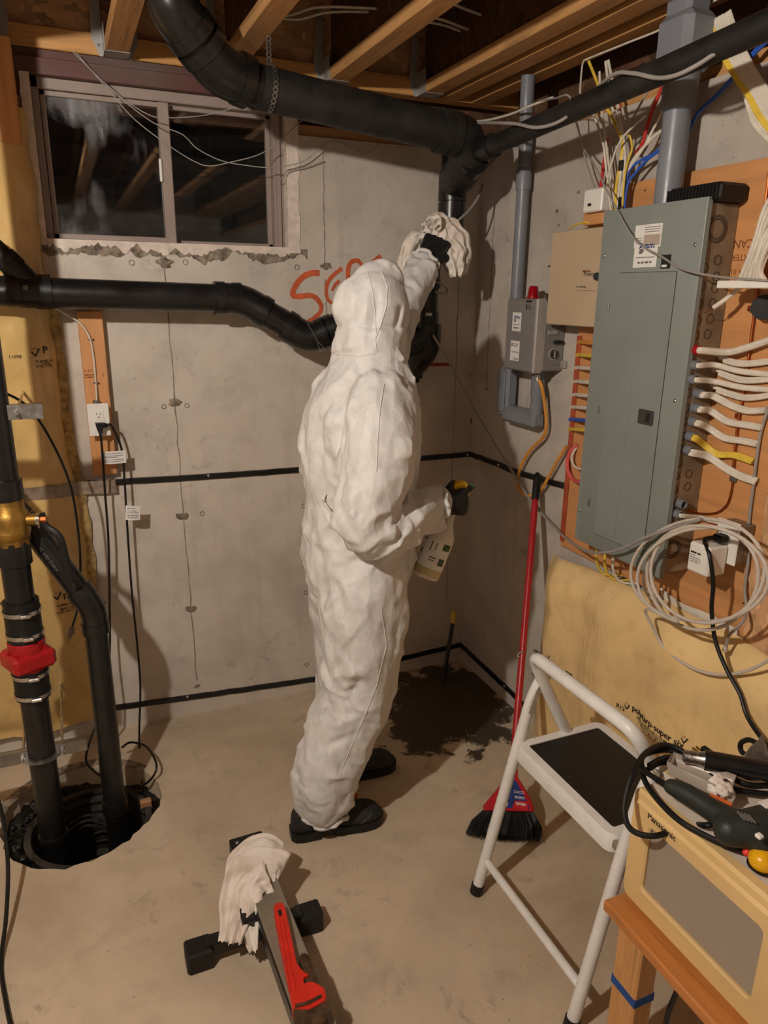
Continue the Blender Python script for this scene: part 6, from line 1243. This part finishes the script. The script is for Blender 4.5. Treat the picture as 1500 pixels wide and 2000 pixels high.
wTL, wTR, wBR, wBL = [PR(u, v, MX) for u, v in ((1266, 1614), (1488, 1818), (1462, 1958), (1254, 1736))]
wy0, wy1 = (wTL.y+wBL.y)/2, (wTR.y+wBR.y)/2; wz1, wz0 = (wTL.z+wTR.z)/2, (wBL.z+wBR.z)/2
def rrz(y0, y1, z0, z1, r_): return rr(y0, y1, z0, z1, r_)
fo = rrz(MY1, MY0, TZ+.012, MZ1, .022); fi = rrz(wy1, wy0, wz0, wz1, .012); fo2 = rrz(MY1+.006, MY0-.006, TZ+.018, MZ1-.007, .020)
L2 = lambda P, x: [V(x, y, z) for y, z in P]
mb = MB(); mb.loft([L2(fo, MX+.024), L2(fo, MX+.006), L2(fo2, MX), L2(rrz(wy1-.004, wy0+.004, wz0-.004, wz1+.004, .014), MX), L2(fi, MX+.004), L2(fi, MX+.014), L2(rrz(wy1+.05, wy0-.05, wz0+.05, wz1-.05, .01), MX+.014)]); fr = mb.build('door_frame', m_cream, mw)
t = NT('smoked_door_window'); t.col(rgb(150, 138, 124)); t.set(Roughness=.18, Coat_Weight=.5, Coat_Roughness=.08); t.bump(t.vor(t.co(), 420), .05, .002)
MB().loft([L2(rrz(wy1+.001, wy0-.001, wz0+.001, wz1-.001, .011), MX+.013), L2(rrz(wy1+.001, wy0-.001, wz0+.001, wz1-.001, .011), MX+.0085)]).build('door_window', t.m, mw)
MB().box(MX-.006, MX+.01, MY1+.01, MY0-.01, MZ1-.036, MZ1-.022, .006).build('door_lip', m_cream, fr)
text('Panasonic', .020, flatmap(PR(1264, 1596, MX-.0015), (0, -1, 0), (0, 0, 1)), m_ink, mw, bold=.01)
# ------------------------------------------------------------------ clutter on the microwave
m_tool = M('dark_green_rubber', rgb(40, 45, 42), .5, var=.2, bump=.1, bscale=120)
zt_ = MZ1
dr = thing('power_drill', PG(1440, 1610, zt_), 'dark green corded power drill lying on the microwave', 'power drill')
mb = MB(); limb(mb, [(PG(1312, 1537, .775), .017), (PG(1340, 1550, .778), .021), (PG(1385, 1578, .780), .022), (PG(1420, 1600, .782), .025), (PG(1455, 1618, .785), .030)]); limb(mb, [(PG(1425, 1622, .785), .030), (PG(1465, 1618, .788), .036), (PG(1500, 1610, .79), .036), (PG(1560, 1600, .79), .034)]); limb(mb, [(PG(1466, 1620, .785), .031), (PG(1480, 1640, .777), .026), (PG(1498, 1655, .772), .022)])
c_, f_, n_ = union(mb, .005, 4); db = skin(c_, f_, 'housing', m_tool, dr)
for i in range(4): MB().tube([PG(1440+7*i, 1585+2*i, .822), PG(1455+7*i, 1602+2*i, .823)], .0016, 6).build('vent_slot', m_inkg, db)
MB().rbox(PG(1483, 1633, .815), (.006, .006, .004), .002).build('switch', m_paper, db); MB().rbox(PG(1498, 1570, .826), (.012, .010, .001), 0).build('logo_plate', m_paper, db)
def cordp(label, px, r_=.0062, cat='cable', mat=None, name='power_cable'): return tag(MB().tube(crv([PG(*q) for q in px], 7), r_, 10).build(name, mat or m_cord), label, cat)
cordp('drill cord looping over the front of the microwave', [(1315, 1540, .775), (1280, 1520, .768), (1255, 1500, .765), (1258, 1475, .765), (1300, 1465, .765), (1345, 1475, .77), (1300, 1455, .78), (1262, 1470, .782), (1238, 1508, .775), (1222, 1560, .735), (1222, 1600, .705), (1238, 1624, .69), (1275, 1633, .69), (1318, 1622, .70), (1352, 1612, .72), (1380, 1612, .75), (1400, 1608, .752)])
cordp('black cord running along the front edge of the microwave top', [(1252, 1500, .752), (1262, 1530, .750), (1290, 1568, .750), (1330, 1605, .750), (1385, 1636, .750), (1430, 1655, .750), (1475, 1668, .750)])
cordp('black cord crossing the back of the microwave top', [(1262, 1505, .752), (1290, 1490, .752), (1340, 1490, .752), (1390, 1512, .752), (1430, 1540, .752), (1470, 1548, .752), (1530, 1555, .752)])
cordp('second black cord doubled along the back of the microwave top', [(1268, 1495, .765), (1300, 1480, .765), (1350, 1482, .765), (1400, 1500, .765), (1440, 1525, .765), (1475, 1535, .765), (1530, 1530, .765)])
cordp('thin black cord curling under the dark metal tube', [(1345, 1480, .775), (1375, 1500, .77), (1400, 1515, .765), (1440, 1512, .762), (1470, 1520, .76), (1530, 1515, .76)], .005)
tu = thing('metal_tube', PG(1420, 1500, zt_), 'black metal tube tool with silver collar on the microwave', 'tool'); a, b = PG(1376, 1484, .790), PG(1530, 1512, .795); dv = (b-a).normalized()
MB().cyl(a, b, .021, 24).build('barrel', m_blk, tu); MB().lathe(a-dv*.045, dv, [(0, .008), (.004, .014), (.035, .015), (.045, .018)], 20).build('silver_end', m_zinc, tu); MB().cyl(a+dv*.165, a+dv*.175, .0225, 24).build('collar', m_steel, tu)
pt = thing('plastic_tray', PG(1360, 1530, zt_), 'clear plastic tray beside the drill on the microwave', 'tray'); m_tray = M('frosted_plastic', rgb(196, 182, 168), .3, var=.05, trans=.35)
q = [PG(1306, 1512, .757), PG(1318, 1494, .757), PG(1428, 1535, .757), PG(1416, 1566, .757)]; q2 = [p_+V(0, 0, .028)+(p_-q[i-2])*.06 for i, p_ in enumerate(q)]; mb = MB(); mb.add(q+q2, [(0, 1, 2, 3)]+[(i, (i+1) % 4, 4+(i+1) % 4, 4+i) for i in range(4)]); o = mb.build('tray_shell', m_tray, pt); s_ = o.modifiers.new('s', 'SOLIDIFY'); s_.thickness = .0025
mb = MB(); rnd = random.Random(3)
for i in range(16): mb.ball(PG(1405, 1543, .772)+V(rnd.uniform(-.02, .02), rnd.uniform(-.02, .02), rnd.uniform(-.008, .012)), (rnd.uniform(.008, .014),)*3, 10, 7)
c_, f_, n_ = union(mb, .003, 2); c_ = c_+n_*np.array([.004*noise.noise(Vector(p_)*120) for p_ in c_])[:, None]; mb = MB(); mb.add(c_, f_); tag(mb.build('tissue_wad', m_rag, smooth=50), 'crumpled white tissue wad in the clear plastic tray', 'tissue')
tag(MB().tube([PG(1388, 1552, .766), PG(1430, 1572, .766)], .004, 8).build('orange_stick', M('orange_stick', rgb(206, 96, 36), .5)), 'small orange stick beside the tissue wad', 'stick')
wn = thing('wire_connector', PG(1458, 1660, zt_), 'tiny red and blue wire connector by the drill', 'connector'); MB().ball(PG(1459, 1664, .755), (.009, .008, .008), 12, 8).build('red_cap', M('red_cap', rgb(226, 62, 48), .4), wn); MB().rbox(PG(1456, 1652, .757), (.006, .005, .006), .002).build('blue_body', m_inkblue, wn); MB().ball(PG(1454, 1646, .757), (.006, .006, .006), 10, 8).build('red_tip', M('red_tip', rgb(226, 70, 60), .4), wn)
yk = thing('yellow_puck', PG(1488, 1692, zt_), 'glossy yellow round plastic piece on the microwave beside the drill', 'plastic piece'); MB().lathe(PG(1488, 1692, MZ1)+V(0, 0, 0), (0, 0, 1), [(0, .014), (.003, .022), (.012, .0255), (.022, .024), (.030, .018), (.034, .008)], 24).build('cap', M('yellow_gloss', rgb(232, 172, 24), .25), yk); MB().cyl(PG(1488, 1692, MZ1)+V(0, 0, .001), PG(1488, 1692, MZ1)+V(0, 0, .004), .026, 24).build('base', m_cord, yk)
pc = PG(1375, 1468, .80); pg_ = thing('small_plug', PG(1380, 1472, zt_), 'black two prong plug lying behind the dark metal tube', 'plug'); MB().rbox(PR(1385, 1470, -.32), (.008, .022, .008), .004).build('body', m_cord, pg_); mb = MB(); [mb.rbox(PR(1362, 1464, -.32)+V(.006*s_, 0, 0), (.001, .010, .003), 0) for s_ in (-1, 1)]; mb.build('prong', m_brass, pg_)
cb_ = thing('clear_bag', PR(1480, 1490, -.30), 'small clear plastic bag with dark content at the back of the microwave', 'bag'); mb = MB(); bc_ = PR(1482, 1478, -.33); c0 = bc_+V(0, 0, -.03)
mb.loft([[c0+V(.022*math.cos(a)*k, .03*math.sin(a)*k, z) for a in np.linspace(0, 2*PI, 13)[:-1]] for z, k in ((0, .9), (.02, 1.05), (.045, .75), (.07, .25), (.085, .12))]); mb.build('film', M('clear_film', rgb(190, 176, 158), .1, var=.05, trans=.85, bump=.5, bscale=60), cb_); MB().rbox(c0+V(0, 0, .022), (.010, .014, .016), .004).build('content', m_cord, cb_)
tag(MB().tube(crv([PR(1520, 1500, -.3), PR(1475, 1478, -.30), PR(1450, 1470, -.30), PR(1447, 1452, -.30), PR(1462, 1445, -.30), PR(1480, 1452, -.30), PR(1520, 1470, -.30)]), .006, 8).build('power_cable', m_cord), 'short black cord arch behind the clear bag', 'cable')
# ------------------------------------------------------------------ bench rail on the floor with rag and pipe wrench
RZ = .135
ra_, rb2 = PG(517, 1729, RZ), PG(615, 1985, RZ); rdv = (rb2-ra_).normalized(); rdv.z = 0; rsd = V(-rdv.y, rdv.x, 0)
if rsd.dot(RT) < 0: rsd = -rsd
rw = ((PG(547, 1721, RZ)-PG(487, 1737, RZ)).length)/2*.93
rail = thing('bench_rail', V(ra_.x, ra_.y, 0), 'aluminium topped rail on black cross feet lying on the floor', 'bench')
rs = ra_-rdv*.15; re_ = ra_+rdv*1.15
AXR = (rdv, rsd, V(0, 0, 1))
m_alu = M('worn_aluminium', rgb(148, 138, 122), .42, .35, var=.15, scale=10); mc = (rs+re_)/2
MB().rbox((mc.x, mc.y, RZ-.006), ((re_-rs).length/2, rw, .006), .002, AXR).build('top_plate', m_alu, rail); MB().rbox((mc.x, mc.y, RZ-.035), ((re_-rs).length/2, rw+.004, .024), .004, AXR).build('beam', m_blk, rail)
ef = PG(483, 1641, .10); ev = V(ef.x, ef.y, 0); MB().rbox((ef.x, ef.y, .05), (.028, .052, .05), .004, AXR).build('end_foot', m_rubber, rail)
for s_ in (-1, 1): MB().ball(V(ef.x, ef.y, .101)+rsd*(.032*s_), (.006, .006, .004), 10, 8).build('screw', m_zinc, rail)
f0, f1_ = PG(388, 1850, .055), PG(603, 1780, .055); fm_ = (f0+f1_)/2; fd = (f1_-f0).normalized(); fl_ = (f1_-f0).length/2
MB().rbox((fm_.x, fm_.y, .048), (fl_-.02, .020, .022), .004, (fd, V(-fd.y, fd.x, 0), V(0, 0, 1))).build('cross_bar', m_blk, rail)
for e in (f0, f1_): MB().rbox((e.x, e.y, .032), (.036, .032, .032), .006, (fd, V(-fd.y, fd.x, 0), V(0, 0, 1))).build('end_cap', m_rubber, rail)
MB().rbox(V(fm_.x, fm_.y, .09), (.03, .04, .03), .004, AXR).build('riser', m_blk, rail)
MB().rbox(re_+V(0, 0, -.07)-rdv*.2, (.03, .03, .07), .004, AXR).build('rear_post', m_blk, rail)
# wrench
wz = RZ+.012
wr = thing('pipe_wrench', PG(580, 1900, RZ), 'red pipe wrench with rusty jaw resting on the aluminium rail', 'wrench')
WP = [(534, 1770), (538, 1764), (545, 1762), (553, 1763), (556, 1770), (564, 1806), (572, 1845), (580, 1883), (592, 1897), (603, 1905), (592, 1910), (594, 1922), (606, 1918), (620, 1922), (634, 1931), (638, 1945), (634, 1956), (617, 1966), (603, 1973), (588, 1974), (572, 1971), (566, 1935), (558, 1897), (550, 1857), (542, 1817)]
P = [PG(u, v, RZ+.03) for u, v in WP]; mid = sum(P, Vector())/len(P)
m_wr = M('red_wrench_paint', rgb(206, 42, 24), .4, var=.1, scale=30)
mb = MB(); mb.loft([[V(p_.x, p_.y, RZ+.002) for p_ in P], [V(p_.x, p_.y, RZ+.026) for p_ in P], [V(p_.x+(mid.x-p_.x)*.03, p_.y+(mid.y-p_.y)*.012, RZ+.031) for p_ in P]]); hw_ = mb.build('handle', m_wr, wr)
mb = MB(); hp0, hp1 = PG(546, 1778, RZ+.032), PG(548, 1788, RZ+.032); mb.tube([hp0, hp1], .0045, 12, flat=.6); mb.build('hanging_hole', m_ink, hw_)
mb = MB(); a, b = PG(549, 1800, RZ+.0315), PG(572, 1935, RZ+.0315)
for o_ in (-.007, .007): mb.tube([a+rsd*o_*.7, b+rsd*o_], .0022, 6)
mb.build('web_rib', m_wr, hw_)
m_rust = M('rusty_steel', rgb(92, 68, 48), .6, .5, var=.3, scale=40, bump=.5, bscale=120)
JP = [(584, 1870), (588, 1863), (596, 1861), (603, 1866), (612, 1893), (616, 1905), (621, 1914), (619, 1923), (596, 1925), (595, 1912), (604, 1904), (592, 1895)]
P2_ = [PG(u, v, RZ+.024) for u, v in JP]; MB().loft([[V(p_.x, p_.y, RZ+.003) for p_ in P2_], [V(p_.x, p_.y, RZ+.024) for p_ in P2_]]).build('hook_shank', m_rust, wr)
KP = [(573, 1972), (604, 1973), (618, 1967), (636, 1956), (641, 1972), (640, 1990), (630, 2002), (580, 2008), (574, 1995)]; P3_ = [PG(u, v, RZ+.034) for u, v in KP]; mb = MB(); mb.loft([[V(p_.x, p_.y, RZ+.002) for p_ in P3_], [V(p_.x, p_.y, RZ+.036) for p_ in P3_]]); jw = mb.build('hook_jaw', m_rust, wr)
mb = MB()
P4_ = [PG(u, v, RZ+.0325) for u, v in ((576, 1962), (602, 1955), (627, 1942), (628, 1948), (604, 1961), (577, 1968))]; mb.loft([[V(p_.x, p_.y, RZ+.03) for p_ in P4_], [V(p_.x, p_.y, RZ+.0335) for p_ in P4_]]); mb.build('heel_jaw', m_rust, wr)
# rag over the rail
mb = MB(); TP = lambda u, v, z: PG(u, v, z)
lobe(mb, [TP(552, 1700, .14), TP(540, 1692, .155), TP(512, 1694, .16), TP(482, 1702, .155), TP(466, 1722, .14), TP(458, 1780, .11), TP(448, 1840, .08)], (.050, .054, .056, .052, .046, .040, .030), (-.1, -.45, .88), 1.3, .007, 3, 40, 26, crump=.7)
lobe(mb, [TP(548, 1668, .135), TP(525, 1656, .155), TP(498, 1660, .155), TP(474, 1680, .145), TP(462, 1715, .12), TP(458, 1770, .10), TP(466, 1825, .08)], (.034, .044, .048, .044, .040, .036, .028), (-.1, -.45, .88), 1.1, .006, 8, 40, 22, crump=.7)
lobe(mb, [TP(525, 1712, .16), TP(500, 1726, .155), TP(488, 1760, .13), TP(486, 1810, .10), TP(495, 1858, .07)], (.045, .036, .030, .028, .018), (-.5, -.6, .6), 1.5, .008, 5, 34, 24, crump=.7)
lobe(mb, [TP(508, 1718, .155), TP(480, 1735, .14), TP(470, 1780, .12), TP(455, 1842, .085)], (.035, .036, .034, .024), (-.5, -.6, .6), 1.6, .008, 11, 30, 24, crump=.7)
tag(mb.build('floor_rag', m_rag, smooth=70), 'dirty white rag draped over the end of the floor rail', 'rag')
